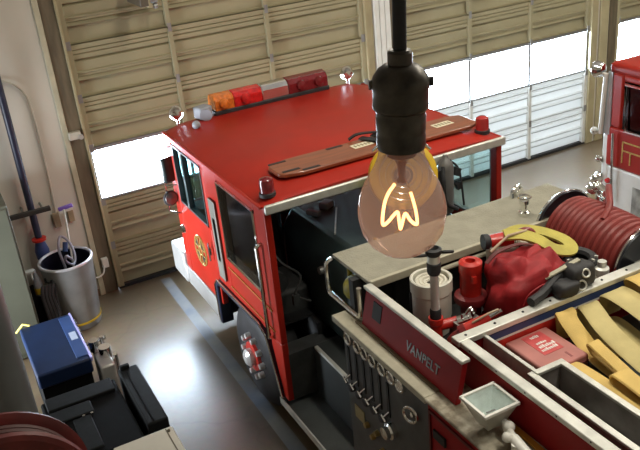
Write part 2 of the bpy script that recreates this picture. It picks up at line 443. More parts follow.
# ---- cab sides (mirrored): openings left for the windows and the wheel
def side(s):
    def X(a, b):
        """thickness span measured inwards from the side face"""
        return (XL+a, XL+b) if s < 0 else (XR-b, XR-a)
    x0, x1 = X(0, .06)
    wr = 5.80 if s < 0 else 5.66                                  # rear edge of the rear window
    m = MB()
    P(MB().box(x0, x1, 7.97, 8.15, .78, 2.38), 'nose_corner', RED, bevel=.008)
    m.box(x0, x1, 6.66, 7.03, 1.10, 2.38)                         # post between door and rear window
    m.box(x0, x1, wr, 6.66, 1.10, 1.50).box(x0, x1, wr, 6.66, 2.30, 2.38)
    m.box(x0, x1, 5.57, wr, 1.10, 2.38)
    m.prism([(5.57, .5), (5.66, .5), (5.80, 1.0), (5.80, 1.10), (5.57, 1.10)], 0, x0, x1)
    P(m, 'cab_side', RED, bevel=.008)
    d = MB()
    d.box(x0, x1, 7.035, 7.965, .80, 1.66).box(x0, x1, 7.035, 7.965, 2.31, 2.38).box(x0, x1, 7.035, 7.09, 1.66, 2.31).box(x0, x1, 7.92, 7.965, 1.66, 2.31)
    dr = P(d, 'door', RED, bevel=.008)
    xo = XL-.006 if s < 0 else XR+.006
    xa, xb = sorted((xo, X(.0, .05)[0 if s > 0 else 1]))
    g = MB()
    for (a, b, c, e) in ((7.09, 7.92, 1.66, 2.31),):
        g.box(xa, xb, a, b, c, c+.02).box(xa, xb, a, b, e-.02, e).box(xa, xb, a, a+.02, c, e).box(xa, xb, b-.02, b, c, e)
    g.box(xa, xb, 7.62, 7.68, 1.66, 2.31)
    P(g, 'window_frame', M('teal_grey_frame', (.05, .075, .08), .35), dr)
    xm = (x0+x1)/2
    P(MB().box(xm-.003, xm+.003, 7.1, 7.91, 1.67, 2.30), 'window_glass', GLASS_CLEAR, dr)
    P(MB().tube([(xo-.03*(1 if s < 0 else -1), 7.10, 1.30), (xo-.03*(1 if s < 0 else -1), 7.10, 1.50)], .012).box(min(xo, xo+.02*s), max(xo, xo+.02*s), 7.07, 7.13, 1.36, 1.44), 'door_handle', CHROME, dr)
    # window of the rear seat
    f = MB()
    f.box(xa, xb, wr, 6.66, 1.50, 1.525).box(xa, xb, wr, 6.66, 2.275, 2.30).box(xa, xb, wr, wr+.025, 1.50, 2.30).box(xa, xb, 6.635, 6.66, 1.50, 2.30)
    f.tube([(xo, wr+.02, 1.51), (xo, 6.64, 1.51), (xo, 6.64, 2.29), (xo, wr+.02, 2.29)], .012, 6, closed=True)
    wf = P(f, 'rear_window_frame', CHROME if s < 0 else ALU_DARK)
    P(MB().box(xm-.003, xm+.003, wr+.02, 6.64, 1.52, 2.28), 'rear_window_glass', GLASS_DARK if s < 0 else GLASS_CLEAR, wf)
    # stainless vent beside it
    v = MB().box(min(xo-.006*s*-1, xo+.02*s), max(xo, xo+.014*s), 6.76, 6.92, 1.20, 2.05)
    vp = P(v, 'vent_panel', M('stainless_vent', (.17, .165, .14), .5, .3), bevel=.006)
    P(MB().box(min(xo+.012*s, xo+.02*s), max(xo+.012*s, xo+.02*s), 6.80, 6.87, 1.40, 1.86), 'vent_slot', DARK, vp)
    # wheel arch trim
    xt0, xt1 = (XL-.03, XL+.10) if s < 0 else (XR-.10, XR+.03)
    path = [(7.13, .56), (7.12, 1.02), (7.04, 1.10), (6.0, 1.12), (5.86, 1.06), (5.72, .70), (5.65, .5)]
    th = .055
    a = MB()
    n = len(path)
    R = []
    for i, (y, z) in enumerate(path):
        pa = Vector(path[max(i-1, 0)]); pb = Vector(path[min(i+1, n-1)]); tg = (pb-pa).normalized(); nr = Vector((-tg.y, tg.x))
        q = Vector((y, z)); w1 = q+nr*th
        R.append([(xt0, q.x, q.y), (xt1, q.x, q.y), (xt1, w1.x, w1.y), (xt0, w1.x, w1.y)])
    a.rings(R); P(a, 'wheel_arch', NAVY, bevel=.01)
    P(MB().tube([(xt0 if s < 0 else xt1, y, z) for y, z in path], .010, 6), 'arch_bead', CHROME)
    P(MB().box(*sorted((XL+.42, XL+.46) if s < 0 else (XR-.46, XR-.42)), 5.7, 7.12, .5, 1.10).box(*sorted((XL+.02, XL+.46) if s < 0 else (XR-.46, XR-.02)), 5.86, 7.10, 1.09, 1.11), 'wheel_well', DARK)
    # skirt below the door
    P(MB().box(*X(-.01, .05), 7.18, 8.15, .56, .79), 'skirt', SILVER, bevel=.01)
    P(MB().box(*X(-.012, .0), 5.66, 6.66, 1.40, 1.408).box(*X(-.012, .0), 5.66, 6.66, 1.19, 1.196), 'gold_stripe', GOLD)
    # wheels
    for wy, inner in ((6.36, 0), (1.2, 0)):
        xw = XL+.02 if s < 0 else XR-.02
        prof = [(.30, 0), (.44, .0), (.50, .03), (.545, .08), (.545, .24), (.52, .29), (.44, .31), (.30, .31)]
        ax = (1, 0, 0) if s < 0 else (-1, 0, 0)
        w_ = P(MB().lathe(prof, (xw, wy, .55), ax, 40), 'wheel', RUBBER)
        P(MB().lathe([(.31, .02), (.29, .0), (.25, .05), (.17, .06), (.15, -.03), (.0, -.04)], (xw, wy, .55), ax, 32, caps=False).lathe([(.31, .02), (.31, .20), (.0, .2)], (xw, wy, .55), ax, 32, caps=False), 'wheel_rim', RED_BRIGHT, w_)
        nb = MB()
        for k in range(10):
            th_ = 2*PI*k/10
            nb.cyl((xw+(.05 if s < 0 else -.05), wy+.21*math.cos(th_), .55+.21*math.sin(th_)), (xw-(.05 if s < 0 else -.05), wy+.21*math.cos(th_), .55+.21*math.sin(th_)), .036, .028, 8)
        nb.lathe([(.09, 0), (.09, -.06), (.06, -.085), (0, -.09)], (xw-(.02 if s < 0 else -.02), wy, .55), ax, 16)
        P(nb, 'lug_nuts', M('bright_nuts', (.80, .78, .76), .28, .5), w_)
    # long grab handle at the rear corner
    xg = XL-.045 if s < 0 else XR+.045
    P(MB().tube(smooth_path([(XL if s < 0 else XR, 5.73, 2.02), (xg, 5.73, 2.0), (xg, 5.73, 1.9), (xg, 5.73, 1.2), (xg, 5.73, 1.12), (XL if s < 0 else XR, 5.73, 1.1)], 4), .017, 8), 'grab_handle', CHROME)
    P(MB().cyl((XL if s < 0 else XR, 8.02, 1.30), (XL-.03 if s < 0 else XR+.03, 8.02, 1.30), .05, .04), 'marker_lamp', CHROME)
    # mirrors on wire brackets
    xq = XL-.11 if s < 0 else XR+.11
    xs_ = XL if s < 0 else XR
    mi = P(MB().tube([(xs_, 7.99, 2.26), (xq, 8.06, 2.26), (xq, 8.06, 1.53), (xs_, 7.99, 1.50)], .009, 6).tube([(xq, 8.06, 1.83), (xs_, 7.99, 1.83)], .008, 6), 'mirror_bracket', CHROME)
    P(MB().obox((xq-.06*s, 8.04, 2.0), (.15, .06, .28), rz=.2), 'mirror', M('mirror_shell', (.03, .04, .04), .35), mi, bevel=.025)
    P(MB().lathe([(.0, -.04), (.06, -.03), (.085, 0), (.08, .02), (0, .03)], (xq-.03*s, 8.04, 1.68), (.1, -1, .1), 18), 'round_mirror', RUBBER, mi)
    P(MB().lathe([(.0, .031), (.065, .026), (.07, .02)], (xq-.03*s, 8.04, 1.68), (.1, -1, .1), 18, caps=False), 'mirror_glass', M('mirror_grey', (.20, .22, .22), .25, .5), mi)
side(-1); side(1)
# gold emblem on the left door: four flared arms in a ring
em = MB(); ey, ez, er = 7.50, 1.24, .165
xo = XL-.004
emb = P(MB().torus((xo, ey, ez), (1, 0, 0), er, .010, 28, 6).torus((xo, ey, ez), (1, 0, 0), er*.30, .010, 16, 6), 'emblem', GOLD)
for k in range(4):
    a0 = PI/4+k*PI/2
    pts = []
    for rr, da in ((.35, -.25), (.92, -.55), (.80, 0), (.92, .55), (.35, .25)):
        pts.append((ey+er*rr*math.cos(a0+da), ez+er*rr*math.sin(a0+da)))
    P(MB().prism(pts, 0, xo-.004, xo+.003), 'emblem_arm', M('emblem_black', (.03, .025, .02), .4), emb)
    P(MB().tube([(xo-.004, y, z) for y, z in pts], .006, 5, closed=True), 'emblem_outline', GOLD, emb)
# ---- nose, windscreen, bumper
P(MB().box(XL+.02, XR-.02, 8.10, 8.16, .80, 1.55).box(XL+.02, XR-.02, 8.10, 8.16, 2.31, 2.38).box(XC-.03, XC+.03, 8.10, 8.15, 1.55, 2.31), 'nose_panel', RED, bevel=.01)
P(MB().box(XL+.06, XR-.06, 8.115, 8.125, 1.55, 2.31), 'windscreen', GLASS_CLEAR)
P(MB().box(XL-.03, XR+.03, 8.17, 8.62, .55, .93).box(XL-.03, XR+.03, 8.10, 8.2, .60, .80), 'bumper', SILVER, bevel=.03)
P(MB().box(XC-.4, XC+.4, 8.16, 8.175, .95, 1.15), 'grille', ALU_DARK)
for x in (XL+.12, XR-.12): P(MB().lathe([(.09, 0), (.09, .06), (.0, .08)], (x, 8.16, 1.1), (0, 1, 0), 18), 'headlamp', CHROME)
P(MB().box(XL+.1, XR-.1, 7.72, 8.05, 1.25, 1.58), 'dashboard', DARK, bevel=.04)
P(MB().torus((2.75, 7.45, 1.62), (0, -.7, .75), .20, .016).cyl((2.75, 7.45, 1.62), (2.75, 7.75, 1.35), .03), 'steering_wheel', DARK)
for x in (2.55, 4.19):
    st = P(MB().box(x-.24, x+.24, 6.78, 7.25, .95, 1.32), 'front_seat', DARK, bevel=.04)
    P(MB().box(x-.24, x+.24, 6.68, 6.80, 1.2, 1.95), 'backrest', DARK, st, bevel=.04)
for x in (2.47, 4.27):
    st = P(MB().box(x-.22, x+.22, 6.0, 6.5, .98, 1.34), 'jump_seat', DARK_GREY, bevel=.04)
    P(MB().box(x-.22, x+.22, 6.5, 6.62, 1.3, 2.1), 'backrest', DARK, st, bevel=.04)
# engine cover between the jump seats, running back under the deck
P(MB().prism([(2.72, .98), (4.02, .98), (4.02, 1.70), (3.90, 1.90), (2.84, 1.90), (2.72, 1.72)], 1, 4.9, 6.55), 'engine_cover', TEAL, bevel=.03)
P(MB().tube([(2.86, 5.72, 1.905), (3.14, 6.20, 1.905)], .008, 6), 'cover_glare', ALU)  # pale tube stands for the glare edge across the cover
P(MB().cyl((2.67, 5.72, 1.60), (2.72, 5.72, 1.60), .035), 'radio_knob', ALU_DARK)
for c_, z_ in (((2.90, 6.20, 1.925), (.05, .14, .05)), ((3.08, 6.28, 1.93), (.12, .10, .06))): P(MB().obox(c_, z_, rz=.5), 'cover_latch', PATCH_GREY, bevel=.008)
P(MB().tube(smooth_path([(2.30, 5.9, 1.9), (2.36, 5.8, 1.75), (2.5, 5.75, 1.6), (2.42, 5.72, 1.45), (2.55, 5.7, 1.35)], 5), .012, 6).obox((2.42, 5.72, 1.40), (.06, .04, .10)).cyl((2.33, 5.9, 1.50), (2.33, 6.0, 1.50), .11), 'harness', DARK_GREY)
# ---- step well between cab and pump
P(MB().box(2.15, 2.50, 4.40, 5.72, .40, .46), 'running_board', M('grey_step', (.065, .07, .068), .5, .3, bump=.3, bscale=60), bevel=.01)
P(MB().box(2.142, 2.155, 4.40, 5.72, .405, .475), 'step_edge', ALU)
P(MB().box(2.46, 4.3, 4.45, 5.56, .46, 1.0), 'walkway_box', M('grey_box', (.035, .04, .04), .45, .2), bevel=.01)
P(MB().box(2.455, 2.485, 4.5, 5.52, .98, 1.005), 'walkway_edge', ALU)
# ---- deck plate over the pump, with its chrome rails
P(MB().box(2.36, 4.42, 4.26, 4.80, 2.222, 2.25), 'deck_plate', DECK, bevel=.004)
P(MB().box(2.36, 4.42, 4.245, 4.275, 2.20, 2.262), 'deck_lip', LEDGE, bevel=.006)
P(MB().box(2.62, 4.15, 4.35, 4.75, .6, 2.22), 'pump_casing', DARK)
P(MB().box(2.30, 2.62, 4.40, 4.46, 1.95, 2.22), 'deck_support', DARK)
rail = smooth_path([(2.335, 4.76, 2.235), (2.30, 4.76, 2.225), (2.285, 4.76, 2.19), (2.285, 4.76, 2.04), (2.285, 4.745, 1.99), (2.285, 4.70, 1.975), (2.285, 4.35, 1.975), (2.285, 4.305, 1.985), (2.285, 4.29, 2.02), (2.285, 4.29, 2.22)], 3)
P(MB().tube(rail, .019, 8), 'grab_rail', CHROME)
P(MB().cyl((2.42, 4.66, 1.96), (2.42, 4.66, 2.2), .02).sphere((2.40, 4.54, 2.07), .10, 12, 7), 'crosslay_valve', M('olive_yellow_paint', (.28, .24, .02), .5))
P(MB().obox((4.08, 4.78, 2.27), (.12, .05, .04), rz=.5).tube(smooth_path([(4.00, 4.74, 2.25), (4.02, 4.76, 2.31), (4.12, 4.80, 2.31), (4.15, 4.8, 2.25)], 4), .014), 'deck_latch', CHROME)
dv = P(MB().lathe([(.045, 0), (.045, .03), (.025, .04), (.025, .09), (.04, .1), (.04, .13), (.02, .14)], (3.86, 4.44, 2.25), (0, 0, 1), 14), 'deck_valve', CHROME)
P(MB().torus((3.86, 4.44, 2.40), (0, 0, 1), .045, .009, 18, 6), 'valve_wheel', CHROME, dv)
# ---- pump operator's panel
P(MB().box(2.155, 2.31, 3.335, 4.49, 1.905, 1.955), 'ledge', LEDGE, bevel=.006)
P(MB().box(2.242, 2.264, 3.335, 4.3, 1.953, 1.968), 'ledge_shade', M('brown_shade', (.16, .12, .07), .6))  # brown colour paints the shadow band in the groove at the panel foot
P(MB().box(2.20, 2.62, 3.35, 4.42, .45, 1.905), 'pump_panel', STEEL_PANEL, bevel=.004)
gy = [4.32, 4.19, 4.095, 3.99, 3.87, 3.76, 3.655]
for i, y in enumerate(gy):
    g = P(MB().lathe([(.050, 0), (.050, .025), (.043, .03), (.040, .022)], (2.20, y, 1.835), (-1, 0, 0), 20), 'gauge', CHROME)
    P(MB().lathe([(.041, .021), (0, .021)], (2.20, y, 1.835), (-1, 0, 0), 20, caps=False), 'gauge_face', DARK, g)
for i, y in enumerate([4.36, 4.26, 4.155, 4.05, 3.945, 3.84]):
    sl = P(MB().box(2.192, 2.20, y-.012, y+.012, 1.46, 1.74), 'lever_slot', DARK)
    lv = P(MB().cyl((2.20, y, 1.50), (2.15, y, 1.48), .008), 'lever', CHROME)
    P(MB().cyl((2.148, y-.028, 1.463), (2.148, y+.018, 1.488), .009), 'lever_handle', CHROME, lv)
    P(MB().lathe([(.035, 0), (.03, .03), (0, .035)], (2.20, y-.02, 1.40), (-1, 0, 0), 12), 'drain_cap', RUBBER)
P(MB().torus((2.165, 3.52, 1.70), (1, .3, 0), .055, .010, 24, 6).cyl((2.20, 3.52, 1.70), (2.17, 3.52, 1.70), .02), 'hand_wheel', CHROME)
P(MB().lathe([(.06, 0), (.06, .04), (.045, .05), (.045, .08), (0, .085)], (2.20, 3.80, 1.38), (-1, 0, 0), 20), 'discharge_cap', CHROME)
P(MB().lathe([(.09, 0), (.09, .05), (.07, .09), (0, .1)], (2.20, 3.55, 1.10), (-1, 0, 0), 20), 'intake_cap', ALU_DARK)
P(MB().box(2.193, 2.20, 4.20, 4.33, 1.15, 1.26), 'name_plate', M('tarnished_plate', (.34, .28, .14), .4, .5))
for y, z in ((4.16, 1.18), (4.08, 1.13), (4.02, 1.2), (3.96, 1.08)): P(MB().lathe([(.025, 0), (.02, .03), (0, .03)], (2.20, y, z), (-1, 0, 0), 10), 'drain_valve', BRASS)
# ---- red side panel above the ledge, its rail and chrome lettering
P(MB().prism([(2.262, 1.953), (2.30, 1.953), (2.36, 2.226), (2.322, 2.226)], 1, 3.17, 4.25), 'side_panel', RED_BODY, bevel=.004)
P(MB().box(2.305, 2.368, 3.16, 4.26, 2.225, 2.25), 'side_rail', ALU, bevel=.006)
P(MB().hexa([(2.282, 4.03, 2.065), (2.30, 4.03, 2.065), (2.30, 4.135, 2.065), (2.282, 4.135, 2.065)], [(2.308, 4.03, 2.185), (2.33, 4.03, 2.185), (2.33, 4.135, 2.185), (2.308, 4.135, 2.185)]), 'latch_recess', DARK)
text('lettering', 'VANPELT', .090, (2.280, 3.715, 2.045), (0, -1, 0), (.06, 0, .273), M('dark_chrome', (.22, .22, .21), .4, .6), E1, .003, xs=.92)
# ---- rear compartments and their top
P(MB().box(2.175, 2.46, .1, 3.335, .45, 1.925), 'compartment', RED_BODY, bevel=.006)
P(MB().box(2.155, 2.46, .1, 3.345, 1.925, 1.95), 'compartment_top', STAINED, bevel=.008)
P(MB().box(2.163, 2.176, 3.30, 3.315, .6, 1.88).box(2.163, 2.176, 2.7, 3.3, 1.86, 1.88).box(2.163, 2.176, 2.7, 2.715, .6, 1.88), 'compartment_door_trim', M('dark_red_trim', (.10, .006, .006), .5))
P(MB().box(2.16, 2.175, 3.15, 3.27, 1.70, 1.76), 'compartment_latch', DARK)
P(MB().box(4.28, 4.57, .1, 3.335, .45, 1.95), 'far_compartment', RED_BODY)
P(MB().box(4.38, 4.42, 3.12, 4.27, 1.6, 2.225), 'far_side_panel', RED_BODY)
# ---- hose bed and equipment well
P(MB().box(2.36, 4.38, 3.415, 4.26, 1.80, 1.83), 'well_floor', DARK_GREY)
for a in (4.30, 2.44):
    P(MB().box(a, a+.035, .1, 3.36, 1.95, 2.20), 'hose_bed_side', RED_BODY)
    hr = P(MB().box(a-.01, a+.06, .1, 3.36, 2.20, 2.235), 'hose_bed_rail', ALU, bevel=.006)
for k in range(9): P(MB().sphere((2.437, 3.25-.24*k, 2.222), .010, 8, 5), 'rivet', DARK, hr)
P(MB().box(2.43, 4.35, 3.355, 3.415, 1.80, 2.20), 'hose_bed_front', RED_BODY)
fr_ = P(MB().box(2.42, 4.36, 3.34, 3.42, 2.20, 2.24), 'hose_bed_front_rail', ALU, bevel=.006)
for k in range(9): P(MB().sphere((2.50+.22*k, 3.38, 2.238), .010, 8, 5), 'rivet', DARK, fr_)
P(MB().box(2.64, 4.28, 3.347, 3.355, 2.145, 2.195), 'blue_band', M('stripe_blue', (.03, .055, .16), .4))
P(MB().box(2.64, 4.28, 3.347, 3.355, 2.128, 2.145), 'white_band', WHITE)
P(MB().box(2.64, 4.28, 3.347, 3.355, 2.0, 2.128), 'red_band', RED_BRIGHT)
P(MB().box(2.475, 4.30, .1, 3.355, 1.86, 1.90), 'hose_bed_floor', DARK_GREY)
P(MB().box(2.605, 2.63, 2.87, 3.35, 1.9, 2.215), 'divider', ALU, bevel=.004)
# ---- tray with aluminium rim in the hose bed
tr = P(MB().box(2.585, 2.60, 1.2, 2.90, 1.9, 2.19).box(2.79, 2.805, 1.2, 2.90, 1.9, 2.19).box(2.60, 2.79, 2.885, 2.90, 1.9, 2.19).box(2.6, 2.79, 1.2, 2.90, 1.895, 1.90), 'tray', M('tray_metal', (.27, .245, .23), .4, .2, var=.3, scale=5))
P(MB().box(2.57, 2.612, 1.2, 2.915, 2.185, 2.205).box(2.785, 2.825, 1.2, 2.915, 2.185, 2.205).box(2.57, 2.825, 2.875, 2.915, 2.185, 2.206), 'tray_rim', ALU, tr, bevel=.004)
P(MB().tube([(2.67, 2.75, 1.96), (2.67, 1.4, 1.96)], .014, 6).tube([(2.70, 2.72, 1.96), (2.70, 1.4, 1.96)], .010, 6), 'tray_rod', ALU, tr)
# ---- hose reel across the right-hand side
RX, RZ = 4.12, 2.14
rl = P(MB().cyl((RX, 3.40, RZ), (RX, 4.40, RZ), .05).box(4.0, 4.24, 3.44, 3.48, 1.82, 2.2).box(4.0, 4.24, 4.36, 4.39, 1.82, 2.2), 'hose_reel', ALU_DARK)
for y in (3.49, 4.28):
    P(MB().lathe([(.03, -.012), (.27, -.012), (.285, -.02), (.295, 0), (.285, .02), (.27, .012), (.03, .012)], (RX, y, RZ), (0, 1, 0), 40), 'reel_flange', M('reel_flange_black', (.02, .022, .03), .3, .3), rl)
    P(MB().torus((RX, y, RZ), (0, 1, 0), .29, .010, 40, 6), 'flange_rim', CHROME, rl)
hx = []
for k in range(13*28+1):
    a = 2*PI*k/28; t = k/(13*28)
    rr = .238+.022*math.sin(PI*t)
    hx.append((RX+rr*math.cos(a), 3.545+t*.685, RZ+rr*math.sin(a)))
P(MB().tube(hx, .0285, 8), 'reel_hose', HOSE_RED, rl)
P(MB().cyl((RX, 3.5, RZ), (RX, 4.27, RZ), .20, seg=28), 'reel_drum', HOSE_RED, rl)
P(MB().tube(smooth_path([(4.02, 3.80, 2.39), (4.15, 3.87, 2.43), (4.28, 4.0, 2.45), (4.40, 4.12, 2.44)], 5), .026, 8), 'hose_end', HOSE_RED, rl)
gd = P(MB().cyl((4.44, 4.26, 1.95), (4.44, 4.26, 2.40), .02).cyl((4.36, 4.10, 2.40), (4.47, 4.33, 2.40), .03).cyl((4.36, 4.10, 2.34), (4.47, 4.33, 2.34), .022), 'hose_guide', CHROME)
for p in ((4.46, 4.32, 2.42), (4.40, 4.30, 2.37)): P(MB().lathe([(.03, 0), (.045, .02), (.045, .05), (.03, .06)], p, (-.4, -.8, .3), 14), 'guide_roller', CHROME, gd)
P(MB().tube([(3.62, 4.25, 2.19), (3.64, 3.47, 2.19)], .018, 8), 'well_rail', LEDGE)
P(MB().tube([(2.90, 4.236, 2.17), (3.62, 4.236, 2.17)], .018, 8), 'well_pipe', LEDGE)
P(MB().tube(smooth_path([(2.62, 4.15, 2.0), (2.62, 4.14, 2.15), (2.72, 4.12, 2.17), (2.85, 4.12, 2.12)], 4), .016), 'well_bracket', RUBBER)
bl = P(MB().lathe([(.05, 0), (.05, .05), (.03, .06), (.03, .10)], (3.72, 3.50, 2.19), (0, 0, 1), 12), 'reel_brake', ALU)
# ---- square floodlight standing on the compartment top
fx0, fx1, fy0, fy1, fz = 2.185, 2.41, 2.795, 3.01, 2.14
fl = P(MB().hexa([(2.245, 2.85, 1.995), (2.35, 2.85, 1.995), (2.35, 2.955, 1.995), (2.245, 2.955, 1.995)], [(fx0, fy0, fz), (fx1, fy0, fz), (fx1, fy1, fz), (fx0, fy1, fz)]), 'floodlight', M('pale_lamp_housing', (.52, .51, .45), .4, .2))
rm = MB()
for a, b, c, d in ((fx0-.008, fx1+.008, fy0-.008, fy0+.010), (fx0-.008, fx1+.008, fy1-.010, fy1+.008), (fx0-.008, fx0+.010, fy0, fy1), (fx1-.010, fx1+.008, fy0, fy1)): rm.box(a, b, c, d, fz-.004, fz+.016)
P(rm, 'lamp_rim', WHITE, fl, bevel=.003)
rfx = MB()
o_ = [(fx0+.01, fy0+.01, fz+.004), (fx1-.01, fy0+.01, fz+.004), (fx1-.01, fy1-.01, fz+.004), (fx0+.01, fy1-.01, fz+.004)]
i_ = [(2.26, 2.86, fz-.1), (2.34, 2.86, fz-.1), (2.34, 2.945, fz-.1), (2.26, 2.945, fz-.1)]
# the housing is open: reflector shell lies just inside it
fl.data.clear_geometry()
hm = MB()
bo = [(2.245, 2.85, 1.995), (2.35, 2.85, 1.995), (2.35, 2.955, 1.995), (2.245, 2.955, 1.995)]; to = [(fx0, fy0, fz), (fx1, fy0, fz), (fx1, fy1, fz), (fx0, fy1, fz)]
for k in range(4): hm.quad(bo[k], bo[(k+1) % 4], to[(k+1) % 4], to[k])
hm.quad(*bo)
bmesh.ops.translate(hm.bm, verts=hm.bm.verts, vec=-Vector(E1.location)); hm.bm.to_mesh(fl.data); hm.bm.free(); fl.data.materials.append(MATS['pale_lamp_housing']) if not fl.data.materials else None
for k in range(4): rfx.quad(i_[k], i_[(k+1) % 4], o_[(k+1) % 4], o_[k])
rfx.quad(*i_)
P(rfx, 'reflector', M('lamp_reflector', (.74, .80, .78), .3, .0, var=.08, scale=30), fl)
P(MB().cyl((2.27, 2.90, fz-.075), (2.33, 2.90, fz-.075), .012), 'lamp_tube', CHROME, fl)
P(MB().box(fx0+.005, fx1-.005, fy0+.005, fy1-.005, fz+.006, fz+.010), 'lamp_glass', glass('pale_clear_glass', (.97, .99, .98), .97, .03), fl)
P(MB().cyl((2.34, 2.83, 2.03), (2.30, 2.70, 2.02), .020).sphere((2.33, 2.78, 2.03), .035, 12, 7).sphere((2.27, 2.72, 2.03), .03, 12, 7).cyl((2.30, 2.70, 2.02), (2.28, 2.55, 2.01), .03).cyl((2.28, 2.66, 1.95), (2.28, 2.66, 2.02), .025).tube([(2.29, 2.60, 2.03), (2.30, 2.2, 2.03)], .012), 'lamp_bracket', WHITE, fl)
P(MB().tube(smooth_path([(2.28, 2.6, 2.0), (2.24, 2.5, 2.03), (2.26, 2.4, 1.99), (2.30, 2.3, 2.0)], 4), .014), 'lamp_cable', RUBBER, fl)
# ---- things fixed on the cab roof
def roof_z(x): u = (x-XC)/1.2; return 2.472-.018*u**6-.010*u*u
# light bar: two ends of coloured lenses and a chrome middle
lb = P(MB().box(2.72, 4.10, 7.98, 8.22, 2.465, 2.515), 'light_bar', RUBBER, bevel=.01)
def lens(x0, x1, mat, name='lens'):
    pr = [(7.985, 2.51), (7.985, 2.62), (8.02, 2.665), (8.10, 2.685), (8.18, 2.665), (8.215, 2.62), (8.215, 2.51)]
    return P(MB().prism(pr, 0, x0, x1), name, mat, lb, bevel=.012)
lens(2.73, 2.95, LENS_AMBER); lens(2.95, 3.28, LENS_RED); lens(3.28, 3.60, CHROME, 'bar_speaker'); lens(3.60, 4.09, LENS_DARKRED)
for x, m in ((2.83, LENS_AMBER), (3.08, LENS_RED), (3.75, LENS_DARKRED), (3.97, LENS_DARKRED)): P(MB().lathe([(.06, 0), (.05, .03), (0, .045)], (x, 7.98, 2.59), (0, -1, 0), 14), 'lamp_bulge', m, lb)
sk = P(MB().obox((2.60, 8.03, 2.535), (.16, .14, .13), rz=.3), 'siren_speaker', PATCH_GREY, bevel=.02)
P(MB().cyl((2.62, 7.97, 2.535), (2.585, 7.90, 2.53), .05, .065), 'speaker_horn', PATCH_GREY, sk)
P(MB().sphere((2.42, 7.76, 2.50), .045, 14, 8), 'antenna_dome', PATCH_GREY)
for x, y in ((2.33, 8.1), (4.40, 8.1)):
    sp = P(MB().lathe([(.0, -.07), (.05, -.055), (.075, -.01), (.078, .02), (.07, .03)], (x, y, 2.565), (.2, 1, .1), 18, caps=False), 'roof_spotlight', CHROME)
    P(MB().lathe([(.0, .028), (.072, .022)], (x, y, 2.565), (.2, 1, .1), 18, caps=False), 'spotlight_glass', GLASS_CLEAR, sp)
    P(MB().cyl((x, y, roof_z(x)-.02), (x, y, 2.52), .018), 'spotlight_stem', CHROME, sp)
for x, y in ((2.275, 5.70), (4.465, 5.72)):
    z = roof_z(x)
    bc = P(MB().lathe([(.07, -.01), (.07, .02), (.06, .025)], (x, y, z), (0, 0, 1), 20), 'beacon', RUBBER)
    P(MB().lathe([(.060, .02), (.062, .10), (.056, .135), (.03, .15), (0, .152)], (x, y, z), (0, 0, 1), 20, caps=False), 'beacon_lens', LENS_DARKRED if x < 3 else M('pinkish_red_lens', (.38, .03, .03), .2, coat=.5), bc)

# ================================================================== LOOSE GEAR ON AND IN THE ENGINE
bd = thing('backboard', 'long varnished brown rescue board lying across the rear of the cab roof', 'backboard', (3.4, 5.95, 2.49))
def bx(t, s): return Vector((2.47, 5.99, 2.485))+Vector((2.03, -.02, -.005))*t+Vector((0, .19, 0))*s
out = [(0.0, -.55), (.02, -.8), (.10, -1), (.94, -1), (1, -.75), (1, .75), (.94, 1), (.10, 1), (.02, .8), (0, .55)]
MB().hexa([bx(t, s) for t, s in out], [bx(t, s)+Vector((0, 0, .035)) for t, s in out]).build('board', BOARD, bd, bevel=.008)
for t, s in ((.05, .75), (.14, -.82), (.06, -.5), (.72, .85), (.60, -.85), (.33, .8)):
    c = bx(t, s)+Vector((0, 0, .032)); MB().obox(c, (.16, .035, .012)).build('hand_slot', RUBBER, bd)
for t, s in ((.44, .22), (.86, .1)):
    c = bx(t, s)+Vector((0, 0, .036)); l = MB().obox(c, (.20, .10, .004), rz=.04).build('paper_label', PAPER, bd)
    q = MB()
    for k in range(5): q.obox(c+Vector((-.07+.035*k, .0, .003)), (.02, .05, .002), rz=.04)
    q.build('label_print', M('label_brown', (.25, .2, .12), .7), bd)
stp = [(.47, .9), (.50, .3), (.53, -.4), (.55, -.95)]
for d0, nm in ((0, 'strap'), (.06, 'strap')):
    MB().tube(smooth_path([bx(t+d0, s)+Vector((0, 0, .055)) for t, s in stp], 5), 1, flat=(.07, .008)).build(nm, BLACK_STRAP, bd)
MB().tube(smooth_path([bx(.42, .95)+Vector((0, .03, .05)), bx(.46, .8)+Vector((0, .03, .09)), bx(.54, .8)+Vector((0, .0, .08)), bx(.60, .5)+Vector((0, 0, .07)), bx(.62, -.3)+Vector((0, 0, .06))], 5), 1, flat=(.05, .012)).obox(bx(.58, -.1)+Vector((0, 0, .07)), (.14, .10, .06), rz=.4).build('strap', BLACK_STRAP, bd)

# round yellow fan standing on the engine cover
fn = thing('smoke_fan', 'round yellow fan housing with a chrome hoop, half hidden behind the bulb', 'fan', (3.33, 5.22, 1.9))
fc = Vector((3.27, 5.22, 2.50)); fa = Vector((-.35, -.8, .35)).normalized()
MB().lathe([(.25, -.08), (.275, -.07), (.28, 0), (.275, .07), (.25, .08), (.225, .08), (.225, -.08), (.25, -.08)], fc, fa, 36, caps=False).build('shroud', YELLOW_PAINT, fn)
q = MB()
for k in range(4): q.torus(fc+fa*.075, fa, .05+.05*k, .004, 28, 5)
q.build('guard', CHROME, fn)
MB().lathe([(.0, -.02), (.22, -.02), (.22, .02), (0, .02)], fc, fa, 30).build('motor_plate', YELLOW_PAINT, fn)
MB().lathe([(.07, -.07), (.08, .04), (.05, .06), (0, .065)], fc, fa, 20).build('motor', DARK, fn)
u_ = fa.cross(Vector((0, 0, 1))).normalized(); v_ = u_.cross(fa)
